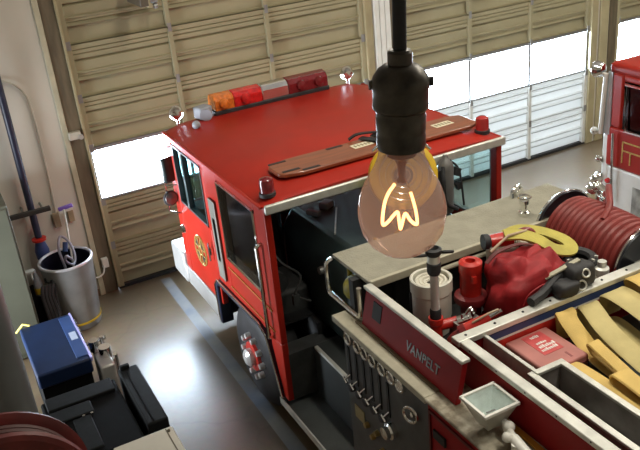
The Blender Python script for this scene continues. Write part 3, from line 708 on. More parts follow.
MB().tube([fc-fa*.03+u_*(math.cos(a)*.31)+v_*(math.sin(a)*.31) for a in [PI*.25+PI*.55*k/10*1.0 for k in range(11)]], .015, 8).build('hoop', CHROME, fn)
q = MB()
for sx in (-1, 1): q.tube([fc+u_*.2*sx-v_*.18, Vector((fc.x+.2*sx, 5.22, 1.93)), Vector((fc.x+.2*sx, 5.05, 1.915)), Vector((fc.x+.2*sx, 5.4, 1.915))], .015, 6)
q.build('stand', YELLOW_PAINT, fn)

ac = thing('air_cylinder', 'grey air cylinder with black harness upright in the rear of the cab', 'air cylinder', (3.86, 5.48, 1.9))
MB().lathe([(.0, 0), (.07, .01), (.075, .05), (.075, .42), (.06, .48), (.03, .51), (.02, .54), (0, .54)], (3.86, 5.48, 1.905), (.03, 0, 1), 20).build('tank', M('grey_tank', (.16, .155, .15), .4, .3), ac)
MB().obox((3.74, 5.50, 2.13), (.10, .16, .42)).tube(smooth_path([(3.79, 5.40, 2.38), (3.76, 5.35, 2.25), (3.80, 5.38, 2.05), (3.92, 5.38, 1.95)], 5), .018).build('backplate', BLACK_STRAP, ac)
MB().tube(smooth_path([(3.90, 5.45, 2.40), (3.99, 5.45, 2.30), (4.0, 5.42, 2.15), (4.02, 5.42, 1.95)], 5), .010).obox((3.965, 5.44, 2.28), (.05, .05, .07), ry=.4).obox((3.975, 5.44, 2.14), (.04, .04, .06), ry=-.3).build('air_hose', BLACK_STRAP, ac)

bk = thing('bucket', 'white round tub with a rolled white line in the pump well', 'bucket', (2.73, 4.07, 1.83))
bc_ = (2.73, 4.07, 1.95)
MB().lathe([(0, -.11), (.12, -.11), (.128, 0), (.135, .02), (.137, .20), (.145, .21), (.145, .30), (.135, .305), (.125, .30), (.122, .10), (0, .1)], bc_, seg=32, caps=False).build('tub', M('offwhite_plastic', (.62, .60, .52), .5, var=.08), bk)
q = MB()
for k in range(3): q.torus((bc_[0], bc_[1], bc_[2]+.27-.006*k), (0, 0, 1), .10-.028*k, .016, 28, 6)
q.build('rolled_line', M('offwhite_rope', (.58, .55, .46), .8, bump=.3), bk)

b2 = thing('bucket', 'white open-topped tub behind the red bag and fog nozzle', 'bucket', (3.36, 4.12, 1.83))
MB().lathe([(0, 0), (.095, 0), (.115, .44), (.12, .46), (.115, .47), (.10, .465), (.085, .30), (0, .30)], (3.37, 4.105, 1.832), seg=32, caps=False).build('tub', MATS['offwhite_plastic'], b2)

nz = thing('standpipe_nozzle', 'upright silver nozzle with black swivel handles on a red elbow', 'nozzle', (2.60, 3.84, 1.83))
nb = (2.605, 3.845)
MB().lathe([(.06, 0), (.06, .03), (.042, .05), (.042, .21), (.05, .22), (.05, .26)], (*nb, 1.832), seg=18).cyl((nb[0], nb[1], 2.02), (nb[0]+.14, nb[1]-.04, 2.03), .036).build('elbow', RED_BRIGHT, nz)
MB().lathe([(.038, 0), (.038, .06), (.032, .07)], (*nb, 2.09), seg=18).build('lower_coupling', RUBBER, nz)
MB().lathe([(.030, 0), (.028, .27), (.033, .28)], (*nb, 2.15), seg=18).build('barrel', M('pale_barrel', (.60, .59, .56), .35, .3), nz)
MB().lathe([(.038, 0), (.046, .02), (.046, .08), (.038, .09)], (*nb, 2.42), seg=18).build('collar', RUBBER, nz)
MB().lathe([(.041, 0), (.041, .05)], (*nb, 2.505), seg=18).build('band', ALU, nz)
MB().lathe([(.036, 0), (.052, .02), (.054, .05), (.037, .06), (.02, .03), (0, .03)], (*nb, 2.55), seg=18).build('tip', RUBBER, nz)
for sx in (-1, 1):
    MB().torus((nb[0]+.082*sx, nb[1]-.03*sx, 2.565), (.3, .5, 1), .038, .011, 16, 6).build('swivel_handle', RUBBER, nz)

hv = thing('hydrant_valve', 'bright red two-tier hydrant valve beside the red bag', 'valve', (2.98, 3.96, 1.83))
MB().lathe([(.0, 0), (.085, 0), (.09, .03), (.07, .05), (.075, .19), (.112, .20), (.118, .225), (.112, .25), (.07, .265)], (2.98, 3.96, 1.833), seg=24).build('base', M('maroon_paint', (.17, .012, .014), .4), hv)
MB().lathe([(.070, 0), (.074, .02), (.074, .20), (.080, .21), (.080, .285), (.055, .30), (.035, .295), (.033, .24), (0, .24)], (2.98, 3.96, 2.05), seg=24).build('cap', RED_BRIGHT, hv)
MB().obox((2.95, 3.885, 2.24), (.03, .03, .05)).build('lug', RED_BRIGHT, hv)

rn = thing('hose_nozzle', 'small red nozzle with silver tip leaning on the hose bed front', 'nozzle', (2.74, 3.58, 1.83))
MB().cyl((2.69, 3.62, 2.07), (2.83, 3.56, 2.15), .055, .036).build('body', RED_BRIGHT, rn)
MB().cyl((2.83, 3.56, 2.15), (2.90, 3.53, 2.19), .022, .018).build('tip', CHROME, rn)
MB().tube([(2.71, 3.59, 2.14), (2.80, 3.54, 2.20), (2.87, 3.53, 2.21)], .008).build('trigger', M('pale_brown_grip', (.40, .30, .20), .5), rn)
MB().lathe([(.058, 0), (.058, .045)], (2.655, 3.635, 2.05), (.8, -.33, .46), 14).build('coupling', M('maroon_paint', (.17, .012, .014)), rn)
MB().tube(smooth_path([(2.66, 3.635, 2.055), (2.60, 3.66, 2.0), (2.60, 3.64, 1.9), (2.68, 3.56, 1.87), (2.85, 3.52, 1.87)], 5), .04).build('hose_tail', HOSE_RED, rn)
cf = thing('hose_coupling', 'chrome hose couplings at the foot of the red hydrant valve', 'coupling', (2.80, 3.76, 1.83))
MB().lathe([(.045, 0), (.045, .03), (.032, .04), (.032, .07), (.042, .08), (.042, .10)], (2.74, 3.77, 2.04), (.7, -.5, .4), 14).build('swivel', CHROME, cf)
MB().lathe([(.03, 0), (.03, .05), (.02, .06)], (2.84, 3.80, 2.05), (.4, -.3, .8), 12).build('adapter', CHROME, cf)
MB().box(2.70, 2.88, 3.73, 3.83, 1.831, 2.05).build('block', ALU_DARK, cf)

# crumpled red bag
from mathutils import noise
def blob(c, R, n=18, m=12, seed=1, amp=.12, freq=3, flatb=-.6, sq=.5, rz=0.):
    """soft boxy lump, dented by noise"""
    off = Vector((seed*7.3, seed*3.1, seed*1.7)); rings = []
    def sp(v, e): return math.copysign(abs(v)**e, v)
    cr, sr = math.cos(rz), math.sin(rz)
    for i in range(m+1):
        th = PI*i/m; ring = []
        for j in range(n):
            f = 2*PI*j/n
            d = Vector((sp(math.cos(f), sq)*max(math.sin(th), 0)**sq, sp(math.sin(f), sq)*max(math.sin(th), 0)**sq, -sp(math.cos(th), sq+.1)))
            k = 1+amp*(noise.noise(d*freq*.5+off)+.5*noise.noise(d*freq*1.3+off))
            x, y, z = R[0]*d.x*k, R[1]*d.y*k, max(R[2]*d.z*k, flatb*R[2])
            ring.append((c[0]+x*cr-y*sr, c[1]+x*sr+y*cr, c[2]+z))
        rings.append(ring)
    return rings
bg = thing('equipment_bag', 'big crumpled crimson duffel bag in the middle of the pump well', 'bag', (3.22, 3.73, 1.83))
MB().rings(blob((3.26, 3.715, 2.10), (.265, .225, .30), 40, 26, 5, .22, 4, -.88, .55, -.12)).build('bag_body', BAG, bg, angle=60)
MB().tube(smooth_path([(3.02, 3.84, 2.36), (3.12, 3.84, 2.415), (3.30, 3.83, 2.42), (3.44, 3.80, 2.37)], 5), 1, flat=(.03, .008)).build('zip', M('dark_zip', (.10, .02, .02), .6), bg)
MB().tube(smooth_path([(3.06, 3.50, 2.18), (3.10, 3.485, 2.26), (3.24, 3.475, 2.29), (3.36, 3.47, 2.20)], 5), 1, flat=(.035, .008)).build('handle', BAG, bg)
MB().tube(smooth_path([(3.46, 3.88, 2.32), (3.50, 3.76, 2.28), (3.51, 3.70, 2.10)], 5), 1, flat=(.05, .01)).build('side_strap', M('purple_webbing', (.07, .015, .05), .7), bg)

n2 = thing('fog_nozzle', 'red fog nozzle with black tip lying over the red bag', 'nozzle', (3.30, 4.0, 2.36))
MB().cyl((3.21, 4.04, 2.385), (3.36, 3.99, 2.385), .045, .055).build('body', RED_BRIGHT, n2)
MB().lathe([(.04, 0), (.055, .02), (.055, .055), (.03, .055)], (3.215, 4.04, 2.385), (-1, .3, .06), 16).build('bumper', RUBBER, n2)
MB().tube(smooth_path([(3.36, 3.99, 2.39), (3.44, 3.98, 2.41), (3.50, 3.97, 2.40), (3.53, 3.95, 2.35)], 4), .03).build('grip', M('maroon_paint', (.17, .012, .014)), n2)
MB().tube([(3.12, 3.92, 2.38), (3.28, 3.93, 2.45), (3.44, 3.93, 2.44)], .010).build('bail', M('pale_brown_grip', (.40, .30, .20)), n2)
ys_ = thing('hose_strap', 'lime-yellow flat strap looped over the top of the red bag', 'strap', (3.62, 4.0, 2.3))
MB().tube(smooth_path([(3.38, 4.10, 2.36), (3.48, 4.06, 2.39), (3.58, 3.95, 2.385), (3.65, 3.82, 2.36), (3.66, 3.74, 2.335), (3.61, 3.70, 2.325), (3.53, 3.75, 2.34), (3.46, 3.84, 2.40), (3.38, 3.92, 2.43), (3.28, 3.97, 2.44)], 6), 1, flat=(.10, .016)).build('strap_loop', YELLOW_STRAP, ys_)

ck = thing('hose_coil', 'black ribbed suction hose coiled beside the reel', 'hose', (3.67, 3.66, 1.83))
q = MB()
for k in range(7): q.torus((3.67, 3.66, 1.865+.066*k), (.05, -.1, 1), .115-.003*k, .034, 28, 8)
q.build('coil', RUBBER, ck)
for k in range(9):  # pale blocks stand in for the grey highlights on the coil ribs
    a = 2*PI*k/12+1.2; MB().obox((3.665+.112*math.cos(a), 3.655+.112*math.sin(a), 2.293), (.022, .014, .012), rz=a).build('coil_rib_glint', ALU, ck)
gr = thing('breathing_mask', 'black breathing mask and regulator lying on the hose bed front rail', 'mask', (3.42, 3.48, 2.24))
MB().rings(blob((3.44, 3.44, 2.315), (.105, .085, .085), 20, 12, 3, .12, 3, -.9)).build('facepiece', RUBBER, gr, angle=60)
MB().rings(blob((3.29, 3.385, 2.285), (.085, .06, .05), 16, 10, 8, .15, 3, -.8)).build('regulator', RUBBER, gr, angle=60)
MB().tube(smooth_path([(3.02, 3.40, 2.27), (3.14, 3.43, 2.275), (3.28, 3.47, 2.31), (3.38, 3.50, 2.34)], 5), .032).build('breathing_tube', RUBBER, gr)
MB().torus((3.43, 3.355, 2.36), (-.3, -1, .6), .025, .007, 14, 5).torus((3.39, 3.345, 2.29), (-.3, -1, .5), .03, .007, 14, 5).build('dial', ALU, gr)
MB().tube([(3.22, 3.50, 2.33), (3.34, 3.47, 2.375), (3.46, 3.45, 2.41)], 1, flat=(.035, .01)).build('buckle_strap', M('grey_webbing', (.40, .38, .28), .6), gr)

# ---- hose bed contents: case and folded hoses
cs = thing('equipment_case', 'faded red flat case with a white-lettered label in the hose bed', 'case', (2.93, 3.17, 1.9))
MB().box(2.765, 3.09, 2.965, 3.34, 1.9, 2.10).build('case_body', PINK, cs, bevel=.012)
MB().box(2.762, 3.093, 2.962, 3.343, 2.05, 2.06).build('case_seam', M('case_seam', (.25, .07, .07), .6), cs)
MB().box(2.87, 3.02, 3.10, 3.315, 2.0995, 2.102).build('case_label', LABEL_RED, cs)
q = MB()
rnd = random.Random(4)
x = 2.893
for row, (yy, h) in enumerate(((3.13, .028), (3.165, .03), (3.205, .02), (3.27, .03))):
    x = 2.885+.01*row
    while x < 3.005-(.0 if row < 2 else .03):
        wd = rnd.uniform(.006, .014); q.box(x, x+wd, yy, yy+h*rnd.uniform(.6, 1), 2.1015, 2.1035); x += wd+.004
q.build('label_print', M('white_print', (.75, .70, .66), .6), cs)
q = MB().box(2.985, 3.0, 3.0, 3.06, 2.0995, 2.101); q.build('case_mark', M('case_seam', (.25, .07, .07)), cs)

def hose(label, w, pts, mat, base, zt=.016):
    t = thing('fire_hose', label, 'fire hose', base, 'yellow hoses folded in the hose bed')
    pts = [(pts[0][0], .35, 1.925), (pts[0][0], pts[0][1]-.75, max(1.925, pts[0][2]-.08))]+list(pts)     # the length runs on to the tail of the bed
    P_ = smooth_path(pts, 6)
    R = []
    side_ = Vector((1, 0, 0))
    n = len(P_)
    for i in range(n):
        tg = (P_[min(i+1, n-1)]-P_[max(i-1, 0)]).normalized(); sd = (side_-tg*side_.dot(tg)).normalized(); nr = sd.cross(tg)
        R.append([P_[i]+sd*(w/2*c)+nr*(zt/2*e) for c, e in ((-1, .0), (-.9, 1), (0, 1.15), (.9, 1), (1, 0), (.9, -1), (0, -1.1), (-.9, -1))])
    MB().rings(R).build('hose_jacket', mat, t, angle=50)
    return t
# each length folds back on itself at the front of the bed
hose('yellow hose fold nearest the faded red case, bent down at the front wall', .135, [(3.14, 2.55, 2.02), (3.15, 2.90, 2.045), (3.165, 3.05, 2.075), (3.185, 3.23, 2.155), (3.215, 3.30, 2.175), (3.23, 3.33, 2.13), (3.225, 3.30, 1.98)], YELLOW_HOSE, (3.2, 3.0, 1.9))
hose('pale yellow hose with a wide dark-throated fold behind the first one', .15, [(3.17, 2.20, 2.13), (3.21, 2.60, 2.135), (3.30, 3.0, 2.14), (3.385, 3.25, 2.165), (3.41, 3.315, 2.145), (3.40, 3.32, 2.09), (3.36, 3.24, 2.05), (3.28, 2.9, 2.03)], YELLOW_HOSE2, (3.3, 2.8, 1.9))
hose('narrow yellow hose loop peaking in the middle of the bed', .085, [(3.00, 2.35, 2.14), (3.05, 2.6, 2.15), (3.105, 2.90, 2.165), (3.13, 2.975, 2.155), (3.14, 2.985, 2.12), (3.13, 2.90, 2.09), (3.10, 2.6, 2.08)], YELLOW_HOSE, (3.05, 2.7, 1.9))
hose('yellow hose end lying flat along the metal tray', .13, [(2.90, 2.0, 2.125), (2.90, 2.40, 2.125), (2.905, 2.80, 2.12), (2.915, 2.95, 2.085), (2.92, 2.97, 2.0)], YELLOW_HOSE, (2.9, 2.5, 1.9), .02)
hose('yellow hose fold lowest right with a round open end', .12, [(2.955, 1.95, 2.18), (2.975, 2.3, 2.18), (2.99, 2.58, 2.195), (3.0, 2.655, 2.18), (3.0, 2.655, 2.145), (2.99, 2.56, 2.125), (2.99, 2.3, 2.115)], YELLOW_HOSE, (2.98, 2.3, 1.9))
hose('broad yellow hose sheet against the red front band', .20, [(3.40, 2.2, 2.215), (3.50, 2.7, 2.22), (3.58, 3.1, 2.215), (3.62, 3.3, 2.18), (3.63, 3.315, 2.10), (3.63, 3.325, 2.0)], YELLOW_HOSE2, (3.5, 2.9, 1.9))
hose('broad yellow hose standing highest below the reel', .21, [(3.62, 2.4, 2.26), (3.70, 2.8, 2.275), (3.79, 3.15, 2.27), (3.84, 3.30, 2.23), (3.86, 3.32, 2.14), (3.86, 3.325, 2.02)], YELLOW_HOSE, (3.8, 3.0, 1.9))
hose('yellow hose strip at the far right edge of the bed', .16, [(3.88, 2.4, 2.20), (3.95, 2.8, 2.215), (4.02, 3.1, 2.215), (4.05, 3.26, 2.19), (4.06, 3.31, 2.10), (4.06, 3.32, 2.0)], YELLOW_HOSE2, (4.0, 3.0, 1.9))
hose('yellow hose strip showing its underside beside the broad sheet', .12, [(3.30, 2.1, 2.05), (3.40, 2.6, 2.055), (3.485, 3.0, 2.06), (3.52, 3.2, 2.05), (3.53, 3.31, 1.98)], YELLOW_HOSE2, (3.4, 2.8, 1.9))

os_ = thing('hose_strap', 'orange strap lying between the floodlight and the hose bed wall', 'strap', (2.42, 2.6, 1.95))
MB().tube(smooth_path([(2.405, 3.0, 1.96), (2.405, 2.75, 1.962), (2.395, 2.5, 1.96), (2.385, 2.2, 1.96), (2.38, 1.8, 1.96)], 5), 1, flat=(.035, .012)).build('strap_band', M('orange_webbing', (.50, .22, .02), .7), os_)

# ================================================================== SECOND ENGINE AT THE RIGHT EDGE
A0, A1 = 6.75, 9.12
E2 = thing('fire_engine', 'red and white fire engine seen only by its front corner at the right edge', 'fire engine', (7.95, 5.0, 0))
def Q(m, name, mat, parent=None, bevel=0, **k): return m.build(name, mat, parent or E2, bevel, **k)
Q(MB().box(A0, A1, 3.6, 6.40, 1.33, 1.80).box(A0+.0, A0+.05, 3.6, 5.2, 1.8, 2.42).box(A1-.05, A1, 3.6, 5.2, 1.8, 2.42).box(A0, A0+.05, 6.20, 6.36, 1.8, 2.42).box(A1-.05, A1, 6.20, 6.36, 1.8, 2.42).box(A0, A1, 3.6, 3.66, 1.8, 2.42).box(A0, A0+.05, 5.2, 6.2, 2.34, 2.42), 'cab', RED, bevel=.03)
Q(MB().box(A0-.0, A1, 3.55, 6.42, 2.40, 2.53), 'roof', RED, bevel=.05, segs=3)
Q(MB().box(A0+.0, A1, -1.5, 6.36, .45, 1.33), 'lower_body', WHITE, bevel=.02)
Q(MB().box(A0, A1, -1.5, 3.5, 1.33, 2.05), 'rear_body', RED, bevel=.02)
wf = Q(MB().tube([(A0-.01, 5.24, 1.82), (A0-.01, 6.13, 1.80), (A0-.01, 6.16, 2.32), (A0-.01, 5.24, 2.32)], .018, 6, closed=True), 'window_frame', CHROME)
Q(MB().box(A0+.02, A0+.026, 5.2, 6.2, 1.8, 2.34), 'side_glass', GLASS_DARK, wf)
Q(MB().hexa([(A0, 6.36, 1.70), (A1, 6.36, 1.70), (A1, 6.52, 1.70), (A0-.02, 6.52, 1.70)], [(A0, 6.36, 2.42), (A1, 6.36, 2.42), (A1, 6.42, 2.42), (A0-.0, 6.42, 2.42)]), 'windscreen', M('windscreen_pale', (.46, .52, .56), .12, .2, var=.1))
Q(MB().tube([(A0-.025, 6.43, 2.40), (A0-.035, 6.46, 1.70)], .028, 8), 'corner_pillar', WHITE)
Q(MB().box(A0+.01, A1-.01, 6.36, 6.47, .75, 1.70), 'nose', WHITE, bevel=.03)
Q(MB().box(A0-.02, A1+.02, 6.42, 6.80, .5, .82), 'bumper', CHROME, bevel=.03)
Q(MB().tube([(A0-.04, 6.27, 1.75), (A0-.04, 6.24, .95)], .014, 8), 'grab_handle', CHROME)
st = Q(MB().box(A0-.006, A0, 5.2, 6.16, 1.66, 1.675).box(A0-.006, A0, 6.145, 6.16, 1.42, 1.675), 'gold_stripe', GOLD)
Q(MB().box(A0-.008, A0, 5.84, 6.16, 1.56, 1.575).box(A0-.008, A0, 6.03, 6.045, 1.42, 1.575), 'gold_rule', GOLD)
for z, r in ((1.37, .04), (1.16, .05)):
    Q(MB().lathe([(r, 0), (r, .05), (r*.7, .07), (0, .07)], (A0+.02, 6.46, z), (-.5, .85, 0), 14), 'front_lamp', CHROME)
Q(MB().lathe([(.035, 0), (.03, .03), (0, .035)], (A0, 6.33, 1.15), (-1, 0, 0), 12), 'side_marker', LENS_RED)
sp = Q(MB().lathe([(0, -.09), (.06, -.075), (.09, -.02), (.092, .03), (.08, .045), (0, .05)], (A0-.06, 6.52, 2.44), (-.3, 1, -.1), 20), 'roof_spotlight', CHROME)
Q(MB().tube([(A0-.06, 6.52, 2.36), (A0+.05, 6.42, 2.34)], .014), 'spotlight_arm', CHROME, sp)
mr_ = Q(MB().tube([(A0-.01, 6.46, 1.72), (A0-.10, 6.52, 1.72)], .014), 'mirror_arm', CHROME)
Q(MB().sphere((A0-.06, 6.53, 1.72), .045, 12, 7), 'mirror_knuckle', WHITE, mr_)
lv_ = Q(MB().box(A0-.008, A0, 5.55, 5.97, .78, 1.18), 'step_recess', M('grey_tread', (.35, .34, .30), .5, .3, var=.4, scale=8))
for wy in (5.2, 1.2):
    w_ = Q(MB().lathe([(.3, 0), (.5, .03), (.52, .08), (.52, .26), (.3, .3)], (A0-.01, wy, .52), (1, 0, 0), 32), 'wheel', RUBBER)
    Q(MB().lathe([(.31, .0), (.2, .03), (0, .0)], (A0-.012, wy, .52), (1, 0, 0), 24, caps=False), 'wheel_rim', RED_BRIGHT, w_)
    Q(MB().lathe([(.3, 0), (.5, .03), (.52, .08), (.52, .26), (.3, .3)], (A1-.3, wy, .52), (1, 0, 0), 32), 'wheel', RUBBER)

# ================================================================== LEFT WALL CORNER
tc_ = thing('trash_can', 'tall grey round bin with yellow band beside the left overhead door', 'trash can', (.99, 9.08, 0))
can = (.99, 9.08, 0)
MB().lathe([(0, .02), (.235, 0), (.25, .02), (.305, .84), (.305, .86), (.29, .86), (.245, .08), (0, .08)], can, seg=40, caps=False).build('can_body', CAN_GREY, tc_)
MB().lathe([(.252, .085), (.261, .085), (.263, .11), (.254, .11)], can, seg=40).build('yellow_band', YELLOW_PAINT, tc_)
MB().torus((can[0], can[1], .86), (0, 0, 1), .302, .018, 40, 8).build('rim', M('can_rim', (.58, .57, .60), .35, .4), tc_)
MB().lathe([(.287, .855), (.268, .55), (.247, .12), (0, .12)], can, seg=36, caps=False).build('liner', M('black_liner', (.004, .004, .010), .35, bump=.5, bscale=14), tc_)
for a in (-2.6, .5):
    MB().tube([(can[0]+.30*math.cos(a+d), can[1]+.30*math.sin(a+d), z) for d, z in ((-.18, .75), (-.15, .70), (.15, .70), (.18, .75))], .014, 6).build('side_handle', RUBBER, tc_)
hs = thing('garden_hose', 'thin grey hose hung in a loop over the bin rim', 'hose', (1.05, 9.1, .85))
MB().tube(smooth_path([(.98, 9.18, .70), (.96, 9.20, .95), (1.02, 9.28, 1.07), (1.10, 9.26, .98), (1.12, 9.20, .82), (1.07, 9.10, .76), (.99, 9.05, .84), (1.0, 9.0, .93), (1.06, 9.02, .86)], 6), .016, 8).build('hose_loop', M('grey_hose', (.30, .30, .36), .4), hs)
MB().cyl((1.02, 9.16, .92), (1.05, 9.20, 1.02), .03).build('spray_gun', BLUE2, hs)
br = thing('scrub_brush', 'purple-headed brush on a white pole standing in the bin', 'brush', (1.10, 9.2, .85))
MB().cyl((1.02, 9.05, .15), (1.145, 9.36, 1.36), .012).build('pole', WHITE, br)
MB().obox((1.17, 9.38, 1.37), (.17, .05, .045), rz=-.1, ry=-.12).build('brush_head', PURPLE, br, bevel=.01)
MB().obox((1.17, 9.37, 1.34), (.16, .04, .03), rz=-.1, ry=-.12).build('bristles', WHITE, br)

rp_ = thing('sprinkler_riser', 'dark navy pipe running up the white wall with a red valve at its foot', 'pipe', (.80, 9.40, .55))
MB().cyl((.795, 9.42, 1.08), (.815, 9.42, 6.45), .042).build('pipe', PIPE, rp_)
for z_ in (1.03, .72): MB().lathe([(.055, 0), (.085, .01), (.085, .035), (.055, .04)], (.795, 9.42, z_), seg=20).build('flange', RED_BRIGHT, rp_)
MB().lathe([(.055, 0), (.08, .06), (.085, .15), (.06, .24), (.05, .28)], (.795, 9.42, .76), seg=20).build('valve_body', M('valve_blue', (.03, .05, .16), .4), rp_)
MB().cyl((.795, 9.42, .02), (.795, 9.42, .72), .05).build('foot_pipe', PIPE, rp_)
MB().box(.50, 1.0, 9.32, 9.37, 1.40, 1.455).build('cross_arm', M('arm_black', (.03, .028, .025), .6), rp_, bevel=.006)
MB().cyl((.70, 9.34, 1.43), (.70, 9.578, 1.43), .015).cyl((.92, 9.34, 1.43), (.92, 9.578, 1.43), .015).build('standoff', ALU_DARK, rp_)

cd = thing('conduit', 'thin painted conduit curving down the white wall to a tan box', 'conduit', (1.03, 9.56, 1.1))
MB().tube(smooth_path([(.60, 9.562, 2.95), (.86, 9.562, 2.93), (1.03, 9.562, 2.80), (1.09, 9.562, 2.55), (1.09, 9.562, 1.8), (1.07, 9.562, 1.25)], 6), .012, 6).build('tube', M('painted_conduit', (.50, .46, .38), .5), cd)
MB().box(1.02, 1.10, 9.54, 9.578, 1.08, 1.27).build('junction_box', M('tan_box', (.34, .27, .17), .5), cd, bevel=.006)
pd = tag(MB().box(1.20, 1.27, 9.55, 9.60, 1.10, 1.26).build('wall_pad', M('tan_box', (.34, .27, .17)), bevel=.006), 'small tan box on the wall under the purple brush head', 'electrical box')
centre(pd, (1.235, 9.6, 1.10))
ol = thing('outlet', 'white outlet box with a cord on the brown door jamb near the floor', 'outlet', (1.50, 9.57, .42))
MB().box(1.46, 1.54, 9.53, 9.59, .38, .51).build('box', WHITE, ol, bevel=.008)
MB().tube(smooth_path([(1.48, 9.53, .42), (1.44, 9.50, .33), (1.36, 9.50, .30), (1.28, 9.52, .31)], 5), .010, 6).build('cord', WHITE, ol)
MB().cyl((1.27, 9.50, .28), (1.27, 9.58, .30), .05).cyl((1.22, 9.5, .45), (1.22, 9.58, .45), .035).build('plug', ALU_DARK, ol)
bt = thing('track_bracket', 'white bracket with a bolt on the jamb beside the door window', 'bracket', (1.50, 9.56, 2.16))
MB().box(1.42, 1.56, 9.52, 9.59, 2.10, 2.19).build('plate', M('pale_bracket', (.52, .48, .40), .5), bt, bevel=.008)
MB().cyl((1.55, 9.52, 2.13), (1.55, 9.48, 2.13), .03).build('bolt', ALU, bt)

lk = thing('locker', 'tall sage-grey metal locker at the left edge beside the bin', 'locker', (.1, 8.9, 0))
MB().box(-.55, .50, 8.62, 9.3, .02, 1.86).build('cabinet', LOCKER, lk, bevel=.01)
MB().box(-.53, -.03, 8.605, 8.62, .08, 1.82).build('door', LOCKER, lk, bevel=.004)
MB().box(-.01, .48, 8.605, 8.62, .08, 1.82).build('door', LOCKER, lk, bevel=.004)
MB().cyl((.04, 8.58, .95), (.04, 8.58, 1.1), .01).build('handle', CHROME, lk)
MB().box(.50, .60, 8.70, 8.78, .98, 1.0).cyl((.56, 8.72, .9), (.56, 8.72, 1.0), .01).build('side_hook', ALU, lk)
bo_ = thing('spray_bottle', 'slim grey bottle with a yellow label between locker and bin', 'bottle', (.66, 9.05, .55))
MB().lathe([(0, 0), (.05, 0), (.052, .02), (.05, .16), (.025, .24), (.015, .28), (.012, .33), (0, .335)], (.62, 9.02, .545), seg=18, caps=False).build('bottle_body', PATCH_GREY, bo_)
MB().lathe([(.053, .02), (.053, .10)], (.62, 9.02, .545), seg=18, caps=False).build('bottle_label', YELLOW_PAINT, bo_)
sh = thing('supply_crate', 'black crate holding the yellow-labelled bottle next to the bin', 'crate', (.65, 9.05, 0))
MB().box(.52, .68, 8.9, 9.35, .005, .54).build('crate_body', BLACK_CASE, sh, bevel=.01)
hp = thing('hose_bundle', 'black hoses hanging between the grey bin and the crate', 'hose', (.80, 8.8, 0))
q = MB()
for k in range(4):
    q.tube(smooth_path([(.62+.035*k, 8.80-.02*k, .02), (.63+.04*k, 8.76, .30), (.62+.035*k, 8.80, .60), (.66+.04*k, 8.86, .70), (.70+.02*k, 8.84, .5), (.70+.02*k, 8.76, .03)], 5), .022, 8)
q.build('hoses', RUBBER, hp)

bb = thing('equipment_cabinet', 'blue enamelled equipment cabinet in front of the locker', 'equipment cabinet', (.5, 7.4, 0))
MB().box(.25, .76, 6.92, 7.92, .62, .78).build('cabinet', BLUE, bb, bevel=.02)
MB().box(.64, .765, 7.0, 7.86, .778, .788).build('lid_strip', BLUE2, bb, bevel=.004)
MB().box(.67, .735, 7.34, 7.50, .787, .792).build('name_plate', M('pale_plate', (.34, .40, .52), .4), bb)
MB().box(.755, .775, 6.93, 7.91, .74, .79).build('edge_glare', M('lavender_glare', (.40, .38, .75), .35, .3), bb, bevel=.006)  # lavender colour carries the bluish glare along the cabinet edge
MB().box(.27, .74, 6.96, 7.90, .02, .62).build('base', BLACK_CASE, bb)  # black stands for the shading on the cabinet's front face
for k in range(6): MB().box(.76, .80, 7.50+.06*k, 7.53+.06*k, .55, .74).build('vent_fin', ALU_DARK, bb)
MB().tube([(.22, 8.0, .70), (.30, 7.95, .80), (.36, 7.90, .79)], .012).build('cable', YELLOW_STRAP, bb)
vl = thing('chrome_pump', 'small silver pump fitting on the right of the blue cabinet', 'pump', (.92, 7.35, 0))
MB().box(.82, .97, 6.95, 7.25, .02, .62).build('block', M('pale_metal', (.45, .45, .42), .4, .4), vl, bevel=.02)
MB().cyl((.86, 7.30, .62), (.86, 7.30, .74), .05).cyl((.93, 7.15, .60), (.93, 7.15, .72), .06).cyl((.80, 7.42, .64), (1.0, 7.42, .66), .025).build('fitting', CHROME, vl)
MB().cyl((.95, 7.35, .02), (.95, 7.35, .72), .02).cyl((1.0, 7.05, .02), (1.0, 7.05, .66), .025).build('post', CHROME, vl)
MB().cyl((.86, 7.30, .02), (.86, 7.30, .62), .03).box(.80, 1.02, 6.95, 7.5, .005, .03).build('base', ALU_DARK, vl)
c1 = thing('equipment_case', 'large black case with stepped lid in the lower left corner', 'case', (.5, 6.2, 0))
MB().box(.20, .88, 5.62, 6.62, .02, .68).build('case_body', BLACK_CASE, c1, bevel=.02)
MB().box(.24, .84, 6.40, 6.60, .68, .72).box(.24, .60, 6.20, 6.38, .68, .71).build('lid_step', BLACK_CASE2, c1, bevel=.01)
MB().box(.40, .56, 5.70, 6.18, .68, .70).build('lid_strip', BLACK_CASE2, c1, bevel=.01)
for x in (.50, .57): MB().cyl((x, 6.17, .70), (x, 6.17, .716), .012).build('stud', CHROME, c1)
c2 = thing('equipment_case', 'narrow charcoal case standing right of the large black case', 'case', (1.03, 6.25, 0))
MB().box(.93, 1.115, 5.70, 6.65, .02, .73).build('case_body', BLACK_CASE2, c2, bevel=.015)
MB().box(.95, 1.04, 6.60, 6.64, .73, .78).build('handle', BLACK_CASE2, c2, bevel=.01)
MB().box(.99, 1.0, 5.72, 6.55, .729, .737).build('lid_groove', BLACK_CASE, c2)
b3 = thing('filing_cabinet', 'beige steel cabinet top at the bottom edge in front of the cases', 'cabinet', (.85, 5.2, 0))
MB().box(.60, 1.10, 4.9, 5.56, .02, .74).build('cabinet', BEIGE, b3, bevel=.012)
MB().box(1.035, 1.045, 4.92, 5.54, .738, .744).build('lid_gap', M('gap_brown', (.12, .10, .07), .7), b3)
MB().box(.62, 1.08, 4.885, 4.9, .40, .70).build('drawer', BEIGE, b3, bevel=.006)
